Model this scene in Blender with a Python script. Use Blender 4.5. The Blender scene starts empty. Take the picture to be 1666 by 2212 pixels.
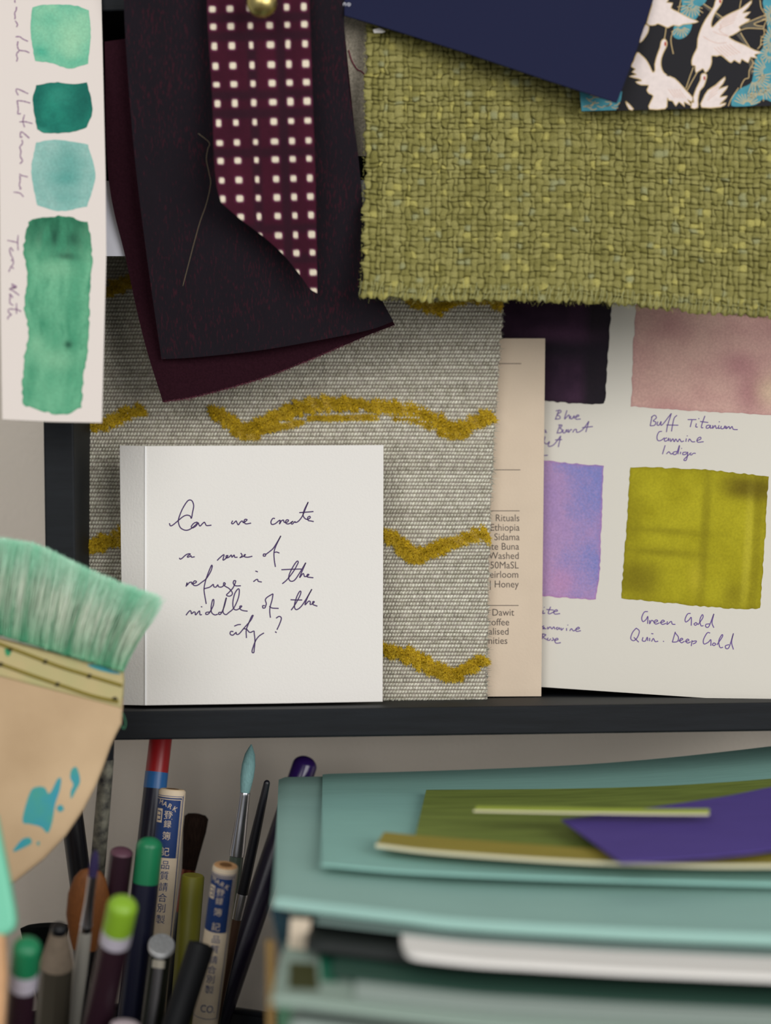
import bpy, bmesh, math, random
import numpy as np
from mathutils import Vector, Matrix

random.seed(7)
RNG = np.random.default_rng(11)
COL = bpy.context.scene.collection
MM = 0.001

# ------------------------------------------------------------------ camera geometry
W_IMG, H_IMG = 1666, 2212
F = 4800.0                       # focal length in pixels of the 1666x2212 frame
CX, CY = 833.0, 1106.0
H_CAM = 240.0                    # mm above the desk
ROLL = math.radians(0.8)
RV = np.array([math.cos(ROLL), 0, -math.sin(ROLL)])
UV_ = np.array([math.sin(ROLL), 0, math.cos(ROLL)])
YV = np.array([0, 1.0, 0])
C0 = np.array([0, 0, H_CAM])


def P(px, py, z):
    """point in mm that stands z mm in front of the lens on the ray of a pixel"""
    px, py, z = np.asarray(px, float), np.asarray(py, float), np.asarray(z, float)
    dx = (px - CX) / F * z
    dy = (CY - py) / F * z
    return C0 + dx[..., None] * RV + dy[..., None] * UV_ + z[..., None] * YV


class Plane:
    """flat sheet through three (px, py, z) points"""
    def __init__(s, a, b, c):
        A = np.array([[1, a[0], a[1]], [1, b[0], b[1]], [1, c[0], c[1]]], float)
        s.k = np.linalg.solve(A, 1.0 / np.array([a[2], b[2], c[2]], float))
        p = [P(*q) for q in (a, b, c)]
        n = np.cross(p[1] - p[0], p[2] - p[0])
        n /= np.linalg.norm(n)
        s.n = n if np.dot(n, C0 - p[0]) > 0 else -n

    def z(s, px, py):
        return 1.0 / (s.k[0] + s.k[1] * np.asarray(px, float) + s.k[2] * np.asarray(py, float))

    def at(s, px, py, off=0.0):
        px, py = np.asarray(px, float), np.asarray(py, float)
        return P(px, py, s.z(px, py)) + s.n * off


def flat(z, lean=0.0, yb=1500.0):
    """upright sheet at depth z (at row yb), leaning back by lean degrees"""
    t = math.tan(math.radians(lean))
    h = 1000.0 * z / F
    return Plane((0, yb, z), (1600, yb, z), (0, yb - 1000, z + h * t))


# ------------------------------------------------------------------ materials
def lin(c):
    out = []
    for v in c[:3]:
        v = v / 255.0
        out.append(v / 12.92 if v <= 0.04045 else ((v + 0.055) / 1.055) ** 2.4)
    return out


MATS = {}


def M(name, rgb, rough=.65, spec=.3, noise=None, bump=None, metal=0.0, coat=0.0, vc=False, trans=0.0, rgb2=None, stretch=None, sheen=0.0, sss=0.0, alpha=1.0):
    if name in MATS:
        return MATS[name]
    m = bpy.data.materials.new(name)
    m.use_nodes = True
    nt = m.node_tree
    b = nt.nodes['Principled BSDF']
    L = nt.links.new
    b.inputs['Roughness'].default_value = rough
    b.inputs['Specular IOR Level'].default_value = spec
    b.inputs['Metallic'].default_value = metal
    b.inputs['Coat Weight'].default_value = coat
    b.inputs['Sheen Weight'].default_value = sheen
    b.inputs['Transmission Weight'].default_value = trans
    base = lin(rgb)
    tc = nt.nodes.new('ShaderNodeTexCoord')
    src = tc.outputs['Object']
    if stretch:
        mp = nt.nodes.new('ShaderNodeMapping')
        mp.inputs['Scale'].default_value = stretch
        L(src, mp.inputs['Vector'])
        src = mp.outputs['Vector']
    col = None
    if vc:
        at = nt.nodes.new('ShaderNodeVertexColor')
        at.layer_name = 'Col'
        col = at.outputs['Color']
    if noise:
        nz = nt.nodes.new('ShaderNodeTexNoise')
        nz.inputs['Scale'].default_value = noise[0]
        nz.inputs['Detail'].default_value = 5
        L(src, nz.inputs['Vector'])
        rp = nt.nodes.new('ShaderNodeMapRange')
        rp.inputs[1].default_value = .3
        rp.inputs[2].default_value = .7
        L(nz.outputs['Fac'], rp.inputs[0])
        mx = nt.nodes.new('ShaderNodeMix')
        mx.data_type = 'RGBA'
        a = noise[1]
        if vc:
            mx.blend_type = 'MULTIPLY'
            mx.inputs[0].default_value = 1.0
            gr = nt.nodes.new('ShaderNodeMapRange')
            gr.inputs[3].default_value = 1 - a
            gr.inputs[4].default_value = 1 + a
            gr.clamp = False
            L(rp.outputs[0], gr.inputs[0])
            L(col, mx.inputs[6])
            L(gr.outputs[0], mx.inputs[7])
        else:
            c2 = lin(rgb2) if rgb2 else [min(1, x * (1 + a)) for x in base]
            c1 = base if rgb2 else [x * (1 - a) for x in base]
            mx.inputs[6].default_value = (*c1, 1)
            mx.inputs[7].default_value = (*c2, 1)
            L(rp.outputs[0], mx.inputs[0])
        col = mx.outputs[2]
    if col is not None:
        L(col, b.inputs['Base Color'])
    else:
        b.inputs['Base Color'].default_value = (*base, 1)
    if bump:
        nb = nt.nodes.new('ShaderNodeTexNoise')
        nb.inputs['Scale'].default_value = bump[0]
        nb.inputs['Detail'].default_value = 4
        L(src, nb.inputs['Vector'])
        bp = nt.nodes.new('ShaderNodeBump')
        bp.inputs['Strength'].default_value = bump[1]
        bp.inputs['Distance'].default_value = bump[2]
        L(nb.outputs['Fac'], bp.inputs['Height'])
        L(bp.outputs['Normal'], b.inputs['Normal'])
    MATS[name] = m
    return m


PB = (1500, .25, .0003)
paper = M('paper', (226, 222, 216), .85, .2, bump=PB)
paper_wc = M('watercolour_paper', (222, 217, 205), .9, .15, bump=(900, .12, .0002))
paper_strip = M('strip_paper', (222, 212, 204), .9, .15, bump=(900, .12, .0002))
paper_beige = M('beige_card', (208, 190, 168), .8, .2, noise=(90, .03), bump=PB)
paper_cool = M('cool_paper', (205, 205, 214), .85, .2)
ink = M('purple_ink', (74, 54, 98), .6, .3)
ink_soft = M('violet_ink', (112, 88, 150), .6, .3)
ink_strip = M('dull_violet_ink', (150, 122, 146), .7, .2)
print_ink = M('printed_ink', (92, 82, 76), .7, .2)
black_wood = M('black_painted_wood', (19, 22, 26), .6, .2, noise=(60, .25), stretch=(1, 14, 14), bump=(300, .12, .0003))
vc_paint = M('watercolour_paint', (255, 255, 255), .8, .2, noise=(1600, .10), vc=True, bump=(700, .25, .0003))
vc_cloth = M('yarn', (255, 255, 255), .95, .08, noise=(3500, .18), vc=True, bump=(6000, .35, .0002))
vc_hair = M('bristle_hair', (255, 255, 255), .6, .3, vc=True)
vc_flat = M('woven_print', (255, 255, 255), .9, .1, noise=(3000, .10), vc=True, bump=(5000, .2, .0002))
navy = M('navy_card', (31, 34, 60), .85, .12, bump=(2500, .15, .0002))
gold = M('gold_print', (196, 168, 112), .5, .4)
white_print = M('white_print', (226, 212, 206), .7, .2, noise=(900, .05))
teal_print = M('teal_print', (72, 144, 158), .7, .2, noise=(500, .12))
black_print = M('black_paper', (30, 29, 33), .7, .2)
red_print = M('red_print', (176, 66, 52), .7, .2)
grey_print = M('grey_branch_print', (84, 80, 72), .7, .2)
brass = M('brass', (190, 172, 110), .32, .5, metal=1.0)
silver = M('silver_metal', (190, 190, 195), .28, .5, metal=1.0)
dark_silver = M('dull_metal', (120, 118, 118), .35, .5, metal=1.0)
wall_m = M('wall_paint', (238, 227, 212), .9, .15, noise=(30, .03), bump=(900, .4, .0006))
desk_m = M('desk_wood', (84, 74, 66), .6, .3, noise=(40, .2), stretch=(1, 12, 12))
aqua = M('aqua_paper', (143, 189, 178), .8, .2, noise=(260, .05), stretch=(.25, 3, 3))
aqua2 = M('aqua_paper_lower', (146, 182, 172), .8, .2, noise=(260, .03), stretch=(.25, 3, 3))
olive_p = M('olive_painted_paper', (116, 130, 60), .7, .25, noise=(420, .26), stretch=(.12, 2, 2))
ochre_p = M('ochre_painted_paper', (150, 136, 56), .7, .25, noise=(420, .15), stretch=(.12, 2, 2))
purple_p = M('purple_painted_paper', (82, 66, 138), .75, .2, noise=(300, .10), stretch=(.2, 2, 2))
lime_p = M('lime_paper', (170, 186, 72), .7, .25)
cream_edge = M('cream_edge', (214, 208, 176), .8, .2)
white_sheet = M('white_sheet', (232, 228, 222), .8, .2)
sage = M('sage_paper', (142, 160, 148), .8, .2)
sage2 = M('pale_sage_paper', (158, 172, 164), .8, .2)
black_book = M('black_notebook', (16, 22, 20), .6, .3)
dgreen_p = M('dark_green_paper', (44, 74, 62), .75, .2)
green_p = M('bottle_green_paint', (34, 108, 82), .75, .2)
dolive_p = M('dark_olive_paint', (58, 60, 28), .75, .2)
teal_d = M('dark_teal_paper', (38, 62, 72), .75, .2)
teal_p = M('teal_paper', (84, 140, 134), .75, .2)
ochre_strip_m = M('ochre_strip', (168, 136, 84), .75, .2)
blue_d = M('dark_blue_paper', (48, 60, 96), .75, .2)
box_m = M('storage_box_board', (120, 116, 108), .8, .2)


# ------------------------------------------------------------------ mesh helpers
def link(o, parent=None):
    COL.objects.link(o)
    if parent is not None:
        o.parent = parent
        o.matrix_parent_inverse = Matrix.Translation(parent.location).inverted()
    return o


def mesh_np(name, v, f, mat, parent=None, col=None, smooth=True):
    """v: Nx3 mm array, f: list of index lists or an Mx4 / Mx3 array"""
    v = np.asarray(v, float) * MM
    me = bpy.data.meshes.new(name)
    if isinstance(f, np.ndarray):
        k = f.shape[1]
        me.vertices.add(len(v))
        me.vertices.foreach_set('co', v.ravel())
        me.loops.add(f.size)
        me.loops.foreach_set('vertex_index', f.ravel().astype(np.int32))
        me.polygons.add(len(f))
        me.polygons.foreach_set('loop_start', np.arange(0, f.size, k, dtype=np.int32))
        me.update(calc_edges=True)
        me.validate()
    else:
        me.from_pydata([tuple(x) for x in v], [], [tuple(int(i) for i in q) for q in f])
        me.update()
    if smooth:
        me.polygons.foreach_set('use_smooth', np.ones(len(me.polygons), bool))
    if col is not None:
        ca = me.color_attributes.new('Col', 'FLOAT_COLOR', 'POINT')
        c = np.ones((len(v), 4))
        c[:, :3] = col
        ca.data.foreach_set('color', c.ravel())
    me.materials.append(mat)
    o = bpy.data.objects.new(name, me)
    return link(o, parent)


def tag(o, label, cat, group=None, kind=None):
    if label:
        o['label'] = label
    if cat:
        o['category'] = cat
    if group:
        o['group'] = group
    if kind:
        o['kind'] = kind
    return o


def thing(name, label, cat, at, group=None):
    o = bpy.data.objects.new(name, None)
    o.empty_display_size = .01
    o.location = Vector(np.asarray(at, float) * MM)
    COL.objects.link(o)
    return tag(o, label, cat, group)


def structure(o):
    o['kind'] = 'structure'
    return o


def box_np(x0, x1, y0, y1, z0, z1, b=0.0):
    """closed box with small chamfers of size b"""
    bm = bmesh.new()
    bmesh.ops.create_cube(bm, size=1)
    for v in bm.verts:
        v.co = ((x0 + x1) / 2 + v.co.x * (x1 - x0), (y0 + y1) / 2 + v.co.y * (y1 - y0), (z0 + z1) / 2 + v.co.z * (z1 - z0))
    if b:
        bmesh.ops.bevel(bm, geom=bm.edges[:], offset=b, segments=2, affect='EDGES', profile=.5)
    bm.verts.index_update()
    v = np.array([v.co[:] for v in bm.verts])
    f = [[x.index for x in q.verts] for q in bm.faces]
    bm.free()
    return v, f


def box(name, dims, mat, parent=None, b=0.0):
    v, f = box_np(*dims, b)
    return mesh_np(name, v, f, mat, parent, smooth=False)


def join(parts):
    vs, fs, n = [], [], 0
    for v, f in parts:
        vs.append(np.asarray(v, float))
        fs += [[int(i) + n for i in q] for q in f]
        n += len(v)
    return np.concatenate(vs), fs


def catmull(pts, n=6, closed=False):
    p = np.asarray(pts, float)
    if len(p) < 3:
        return np.array([p[0] + (p[-1] - p[0]) * t for t in np.linspace(0, 1, n + 1)])
    if closed:
        q = np.vstack([p[-1], p, p[0], p[1]])
    else:
        q = np.vstack([2 * p[0] - p[1], p, 2 * p[-1] - p[-2]])
    out = []
    for i in range(1, len(q) - 2):
        a, b, c, d = q[i - 1], q[i], q[i + 1], q[i + 2]
        for t in np.arange(n) / n:
            out.append(.5 * (2 * b + (c - a) * t + (2 * a - 5 * b + 4 * c - d) * t * t + (3 * b - a - 3 * c + d) * t ** 3))
    if not closed:
        out.append(q[-2])
    return np.array(out)


def resample(pts, n):
    p = np.asarray(pts, float)
    d = np.concatenate([[0], np.cumsum(np.linalg.norm(np.diff(p[:, :2], axis=0), axis=1))])
    t = np.linspace(0, d[-1], n)
    return np.stack([np.interp(t, d, p[:, k]) for k in range(p.shape[1])], 1)


def coons(top, bottom, left, right, nu, nv, smooth=True):
    """nv x nu grid of px (and more columns) spanned by four polylines"""
    g = (lambda c, n: resample(catmull(c, 8), n)) if smooth else resample
    t, b, l, r = g(top, nu), g(bottom, nu), g(left, nv), g(right, nv)
    u = np.linspace(0, 1, nu)[None, :, None]
    v = np.linspace(0, 1, nv)[:, None, None]
    S = (1 - v) * t[None] + v * b[None] + (1 - u) * l[:, None] + u * r[:, None]
    S -= (1 - u) * (1 - v) * t[0] + u * (1 - v) * t[-1] + (1 - u) * v * b[0] + u * v * b[-1]
    return S


def grid_faces(nv, nu):
    i = np.arange(nv - 1)[:, None] * nu + np.arange(nu - 1)[None]
    return np.stack([i, i + nu, i + nu + 1, i + 1], -1).reshape(-1, 4)


def slab(name, pts, back, mat, parent=None, col=None, smooth=True):
    """closed cloth or sheet: pts = nv x nu x 3 front grid, back = the same grid moved to the rear side"""
    nv, nu = pts.shape[:2]
    N = nv * nu
    f = grid_faces(nv, nu)
    fb = f[:, ::-1] + N
    idx = np.arange(N).reshape(nv, nu)
    ring = np.concatenate([idx[0, :-1], idx[:-1, -1], idx[-1, :0:-1], idx[:0:-1, 0]])
    nx = np.roll(ring, -1)
    rim = np.stack([ring, nx, nx + N, ring + N], 1)
    v = np.concatenate([pts.reshape(-1, 3), back.reshape(-1, 3)])
    c = None
    if col is not None:
        c = np.concatenate([col.reshape(-1, 3), col.reshape(-1, 3)])
    o = mesh_np(name, v, np.concatenate([f, fb, rim]), mat, parent, c, smooth)
    if smooth:
        try:
            o.data.set_sharp_from_angle(angle=math.radians(50))
        except Exception:
            pass
    return o


def prism(name, plane, poly, th, mat, parent=None, off=0.0, bevel=0.0, smooth=False):
    """sheet of thickness th (mm) with a pixel outline on a plane, optional bevel in mm"""
    p = np.asarray(poly, float)
    a = .5 * np.sum(p[:, 0] * np.roll(p[:, 1], -1) - np.roll(p[:, 0], -1) * p[:, 1])
    if a > 0:
        p = p[::-1]
    n = len(p)
    rings = []
    if bevel:
        d1 = p - np.roll(p, 1, 0)
        d2 = np.roll(p, -1, 0) - p
        n1 = np.stack([d1[:, 1], -d1[:, 0]], 1)
        n2 = np.stack([d2[:, 1], -d2[:, 0]], 1)
        n1 /= np.linalg.norm(n1, axis=1)[:, None] + 1e-9
        n2 /= np.linalg.norm(n2, axis=1)[:, None] + 1e-9
        nn = n1 + n2
        nn /= np.linalg.norm(nn, axis=1)[:, None] + 1e-9
        bp = bevel * F / float(plane.z(p[:, 0].mean(), p[:, 1].mean()))
        inner = p + nn * bp
        chk = .5 * np.sum(inner[:, 0] * np.roll(inner[:, 1], -1) - np.roll(inner[:, 0], -1) * inner[:, 1])
        if abs(chk) > abs(a):
            inner = p - nn * bp
        mid = p + (inner - p) * .3
        rings = [plane.at(inner[:, 0], inner[:, 1], off), plane.at(mid[:, 0], mid[:, 1], off - bevel * .3), plane.at(p[:, 0], p[:, 1], off - bevel)]
        rings += [plane.at(p[:, 0], p[:, 1], off - th + bevel), plane.at(inner[:, 0], inner[:, 1], off - th)]
    else:
        rings = [plane.at(p[:, 0], p[:, 1], off), plane.at(p[:, 0], p[:, 1], off - th)]
    v = np.concatenate(rings)
    fs = [list(range(n))]
    for k in range(len(rings) - 1):
        for i in range(n):
            j = (i + 1) % n
            fs.append([k * n + i, (k + 1) * n + i, (k + 1) * n + j, k * n + j])
    fs.append([(len(rings) - 1) * n + i for i in range(n)][::-1])
    return mesh_np(name, v, fs, mat, parent, smooth=smooth)


def ribbons(name, fn, lines, width, mat, parent=None, n=6, closed=False, taper=0.0, curve=True):
    """flat pen strokes; fn maps arrays of px to mm points on the sheet"""
    V, Fs, k = [], [], 0
    for ln in lines:
        p = catmull(ln, n, closed) if curve else np.asarray(ln, float)
        if closed:
            p = np.vstack([p, p[0]])
        t = np.gradient(p, axis=0)
        t /= np.linalg.norm(t, axis=1)[:, None] + 1e-9
        nr = np.stack([-t[:, 1], t[:, 0]], 1)
        w = np.full(len(p), width / 2)
        if taper:
            w = w * (1 - taper * np.random.default_rng(len(p)).random(len(p)))
        a, b = p + nr * w[:, None], p - nr * w[:, None]
        V += [fn(a[:, 0], a[:, 1]), fn(b[:, 0], b[:, 1])]
        m = len(p)
        for i in range(m - 1):
            Fs.append([k + i, k + i + 1, k + m + i + 1, k + m + i])
        k += 2 * m
    return mesh_np(name, np.concatenate(V), Fs, mat, parent, smooth=False)


def patches(name, fn, polys, mat, parent=None, curve=3):
    V, Fs, k = [], [], 0
    for q in polys:
        p = catmull(q, curve, True) if curve else np.asarray(q, float)
        V.append(fn(p[:, 0], p[:, 1]))
        Fs.append(list(range(k, k + len(p))))
        k += len(p)
    return mesh_np(name, np.concatenate(V), Fs, mat, parent, smooth=False)


def glyphs(name, items, mat, parent=None):
    """items: (text, size, align, fn) where fn maps glyph-plane x (right), y (up) arrays to mm points"""
    V, Fs, k = [], [], 0
    for body, size, align, fn in items:
        c = bpy.data.curves.new('tmp', 'FONT')
        c.body = body
        c.size = size
        c.align_x = align
        c.resolution_u = 3
        o = bpy.data.objects.new('tmp', c)
        COL.objects.link(o)
        bpy.context.view_layer.update()
        me = bpy.data.meshes.new_from_object(o.evaluated_get(bpy.context.evaluated_depsgraph_get()))
        p = np.array([v.co[:] for v in me.vertices])
        V.append(fn(p[:, 0], p[:, 1]))
        Fs += [[k + i for i in q.vertices] for q in me.polygons]
        k += len(p)
        bpy.data.objects.remove(o)
        bpy.data.curves.remove(c)
        bpy.data.meshes.remove(me)
    return mesh_np(name, np.concatenate(V), Fs, mat, parent, smooth=False)


def vnoise(nv, nu, cv, cu, seed):
    """smooth value noise 0..1 on a nv x nu grid with cv x cu cells"""
    g = np.random.default_rng(seed).random((cv + 2, cu + 2))
    y = np.linspace(0, cv, nv)
    x = np.linspace(0, cu, nu)
    yi, xi = np.minimum(y.astype(int), cv), np.minimum(x.astype(int), cu)
    fy, fx = (y - yi)[:, None], (x - xi)[None]
    fy, fx = fy * fy * (3 - 2 * fy), fx * fx * (3 - 2 * fx)
    a = g[yi][:, xi] * (1 - fx) + g[yi][:, xi + 1] * fx
    b = g[yi + 1][:, xi] * (1 - fx) + g[yi + 1][:, xi + 1] * fx
    return a * (1 - fy) + b * fy


def fbm(nv, nu, c, seed, oct=3):
    s, w, t = 0, 1.0, 0
    for o in range(oct):
        s = s + w * vnoise(nv, nu, c * 2 ** o, c * 2 ** o, seed + o)
        t += w
        w *= .55
    return s / t


def mixc(a, b, t):
    a, b = np.array(lin(a)), np.array(lin(b))
    t = np.clip(t, 0, 1)
    return a * (1 - t[..., None]) + b * t[..., None]


def over(c, b, t):
    t = np.clip(t, 0, 1)[..., None]
    return c * (1 - t) + np.array(lin(b)) * t


# ------------------------------------------------------------------ room, desk, shelf
WALL_Y = 672.0
v, f = box_np(-700, 700, WALL_Y, WALL_Y + 60, -740, 900)
structure(mesh_np('wall_back', v, f, wall_m, smooth=False))
v, f = box_np(-700, 700, -900, WALL_Y, -760, -740)
structure(mesh_np('floor', v, f, M('floor_boards', (120, 104, 88), .6, .3, noise=(20, .1)), smooth=False))

desk = thing('desk', 'dark wooden desk under the pencil jar and the stack of papers', 'desk', (0, 380, -740))
box('desk_top', (-450, 450, 120, WALL_Y - 1, -28, 0), desk_m, desk, 2)
for sx in (-430, 390):
    for sy in (140, 610):
        box('leg', (sx, sx + 40, sy, sy + 40, -740, -28), desk_m, desk, 2)

SH_F, SH_B = 590.0, 671.0                    # shelf front and back
S_TOP = H_CAM - 52.0                         # upper side of the board the cards stand on
S_BOT = H_CAM - 59.6
shelf = thing('wall_shelf', 'black painted box shelf on the wall holding cards and cloth samples', 'shelf', (60, 630, S_BOT))
XL = float(P(98, 1000, SH_F)[0])
box('bottom_board', (XL, 260, SH_F, SH_B, S_BOT, S_TOP), black_wood, shelf, .5)
box('side_panel', (XL - .4, XL + 7.6, SH_F, SH_B, S_TOP, H_CAM + 146), black_wood, shelf, .5)
box('side_panel', (252.4, 260, SH_F, SH_B, S_TOP, H_CAM + 146), black_wood, shelf, .5)
box('top_board', (XL - .4, 260, SH_F, SH_B, H_CAM + 134, H_CAM + 141.6), black_wood, shelf, .5)
box('back_panel', (XL + 7.6, 252.4, 667, SH_B, S_TOP, H_CAM + 134), black_wood, shelf)

# ------------------------------------------------------------------ white paper behind the plum cloth
bb = prism('paper_sheet', Plane((150, 553, 598.5), (800, 553, 597.5), (150, 390, 595.5)), [(140, 391), (812, 389), (815, 552), (142, 553.5)], .3, paper_cool)
tag(bb, 'plain cool white paper behind the plum cloth, its edge showing beside the painted strip', 'paper sheet')

# ------------------------------------------------------------------ grey ribbed textile with chenille waves
WP = Plane((175, 1513, 612), (1050, 1513, 612), (600, 553, 632))
cloth = thing('ribbed_textile_sample', 'grey ribbed woven textile with mustard chenille waves standing behind the handwritten card', 'textile sample', P(600, 1513, 613))
RC, CC = 116, 132
SV, SU = 5, 5
nv, nu = RC * SV + 1, CC * SU + 1
rowh = np.random.default_rng(3).uniform(.85, 1.15, RC)
rowb = np.concatenate([[0], np.cumsum(rowh)]) / rowh.sum()
vv = np.interp(np.arange(nv) / SV, np.arange(RC + 1), rowb)
top = [(188, 553), (640, 551), (1090, 553)]
bot = [(176, 1511), (600, 1514), (1051, 1513)]
lef = [(188, 553), (183, 930), (176, 1180), (176, 1511)]
rig = [(1090, 553), (1084, 680), (1070, 900), (1056, 1160), (1051, 1513)]
G = coons(top, bot, lef, rig, nu, 200)
yy = np.linspace(0, 1, 200)
G = np.stack([np.stack([np.interp(vv, yy, G[:, j, k]) for j in range(nu)], 1) for k in range(2)], -1)
ii, jj = np.arange(nv), np.arange(nu)
fv, fu = (ii / SV) % 1.0, (jj / SU) % 1.0
ri, ci = np.minimum(ii // SV, RC - 1), np.minimum(jj // SU, CC - 1)
rr = np.random.default_rng(5)
amp = rr.uniform(.6, 1.25, (RC, CC)) * rr.uniform(.85, 1.2, (RC, 1))
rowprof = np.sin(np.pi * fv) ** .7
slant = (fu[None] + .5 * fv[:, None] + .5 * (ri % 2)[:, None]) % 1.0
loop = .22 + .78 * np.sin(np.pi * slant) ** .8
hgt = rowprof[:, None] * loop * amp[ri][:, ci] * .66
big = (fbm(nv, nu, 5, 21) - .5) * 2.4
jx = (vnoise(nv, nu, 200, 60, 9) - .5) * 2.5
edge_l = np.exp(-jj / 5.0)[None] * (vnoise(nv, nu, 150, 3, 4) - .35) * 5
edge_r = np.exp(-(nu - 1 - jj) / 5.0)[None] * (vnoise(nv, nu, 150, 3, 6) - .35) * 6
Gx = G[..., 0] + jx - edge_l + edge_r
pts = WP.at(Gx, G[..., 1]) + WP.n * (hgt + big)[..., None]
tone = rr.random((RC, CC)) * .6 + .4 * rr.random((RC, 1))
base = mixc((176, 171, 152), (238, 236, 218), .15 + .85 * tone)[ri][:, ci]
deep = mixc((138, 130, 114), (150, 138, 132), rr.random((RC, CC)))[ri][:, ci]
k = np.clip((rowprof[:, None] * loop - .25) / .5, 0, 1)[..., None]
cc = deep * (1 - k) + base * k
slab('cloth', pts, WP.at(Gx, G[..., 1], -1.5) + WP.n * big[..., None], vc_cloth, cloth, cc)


def hairs(name, roots, dirs, length, width, mat, parent, cols, seed, segs=4, droop=.0, curl=.0):
    """many thin hairs as one mesh; roots Nx3 mm, dirs Nx3 unit; cols Nx2x3 (root, tip)"""
    r = np.random.default_rng(seed)
    N = len(roots)
    t = np.linspace(0, 1, segs + 1)
    view = np.array([0, -1.0, 0])
    side = np.cross(dirs, view) + r.normal(0, .25, (N, 3))
    side /= np.linalg.norm(side, axis=1)[:, None] + 1e-9
    bend = r.normal(0, 1, (N, 3)) * curl
    c = roots[:, None] + dirs[:, None] * (length[:, None] * t[None])[..., None] + bend[:, None] * (t ** 2)[None, :, None] * length[:, None, None]
    c[..., 2] -= droop * (t ** 2)[None] * length[:, None]
    w = width * (1 - .75 * t ** 2)
    a = c + side[:, None] * w[None, :, None] / 2
    b = c - side[:, None] * w[None, :, None] / 2
    V = np.stack([a, b], 2).reshape(-1, 3)
    base = (np.arange(N) * (segs + 1) * 2)[:, None]
    s = np.arange(segs)[None] * 2
    q = np.stack([base + s, base + s + 1, base + s + 3, base + s + 2], -1).reshape(-1, 4)
    cl = cols[:, 0][:, None] * (1 - t)[None, :, None] + cols[:, 1][:, None] * t[None, :, None]
    cl = np.repeat(cl[:, :, None], 2, 2).reshape(-1, 3)
    return mesh_np(name, V, q, mat, parent, cl, smooth=True)


def chenille(line, thick, seed, off=1.0):
    p = catmull(line, 10)
    d = np.concatenate([[0], np.cumsum(np.linalg.norm(np.diff(p, axis=0), axis=1))])
    g = np.gradient(p, axis=0)
    g /= np.linalg.norm(g, axis=1)[:, None]
    gr = np.random.default_rng(seed + 1)
    pitch = 12.0 if thick > 15 else 8.0
    nt = max(3, int(d[-1] / pitch))
    sc_ = F / 615.0                                  # px per mm on the cloth
    parts, R_, D_, T_ = [], [], [], []
    sph = [(math.cos(a) * math.sin(b), math.sin(a) * math.sin(b), math.cos(b)) for b in np.linspace(.001, math.pi - .001, 9) for a in np.linspace(0, 2 * math.pi, 12, endpoint=False)]
    sph = np.array(sph)
    sf = [[k * 12 + q, k * 12 + (q + 1) % 12, (k + 1) * 12 + (q + 1) % 12, (k + 1) * 12 + q] for k in range(8) for q in range(12)]
    for k in range(nt):
        sk = (k + .5) / nt * d[-1]
        x, y = np.interp(sk, d, p[:, 0]), np.interp(sk, d, p[:, 1])
        tx, ty = np.interp(sk, d, g[:, 0]), np.interp(sk, d, g[:, 1])
        a = math.atan2(ty, tx) + .9 + gr.normal(0, .2)       # slanted pile tufts
        ux, uy = math.cos(a), math.sin(a)
        la, lb = thick * gr.uniform(.58, .84), pitch * gr.uniform(.55, .72)
        o_ = gr.normal(0, thick * .06)
        x, y = x - ty * o_, y + tx * o_
        ex, ey = ux * la * sph[:, 0] - uy * lb * sph[:, 1], uy * la * sph[:, 0] + ux * lb * sph[:, 1]
        hz = gr.uniform(.6, 1.5) * off * (1.0 if thick > 15 else .6)
        V = WP.at(x + ex, y + ey) + WP.n * (.45 + sph[:, 2] * hz)[:, None]
        parts.append((V, sf))
        m = int(20 * la)
        b = gr.integers(0, 48, m) + 0
        R_.append(V[b])
        nn = WP.n * .55 + (ux * RV - uy * UV_) * .0
        dd = nn[None] + (ux * RV - uy * UV_)[None] * (sph[b, 0] * .7 + gr.normal(.15, .25, m))[:, None] + (-uy * RV - ux * UV_)[None] * (sph[b, 1] * .6 + gr.normal(0, .25, m))[:, None]
        D_.append(dd / np.linalg.norm(dd, axis=1)[:, None])
        T_.append(np.full(m, np.clip(gr.normal(.5, .34) + (.5 if gr.random() < .06 else 0), 0, 1.4)))
    v, f = join(parts)
    body = mesh_np('chenille_wave', v, f, mustard, cloth)
    R_, D_, T_ = np.concatenate(R_), np.concatenate(D_), np.concatenate(T_)
    N = len(R_)
    tip = mixc((192, 160, 30), (232, 202, 66), np.clip(T_ + gr.normal(0, .2, N), 0, 1))
    tip = np.where((T_ > 1.0)[:, None], np.array(lin((232, 204, 96))), tip)
    hairs('pile', R_, D_, gr.uniform(.35, .95, N), .13, vc_hair, body, np.stack([tip * .85, tip], 1), seed, segs=2, curl=.2)
    return body


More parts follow.
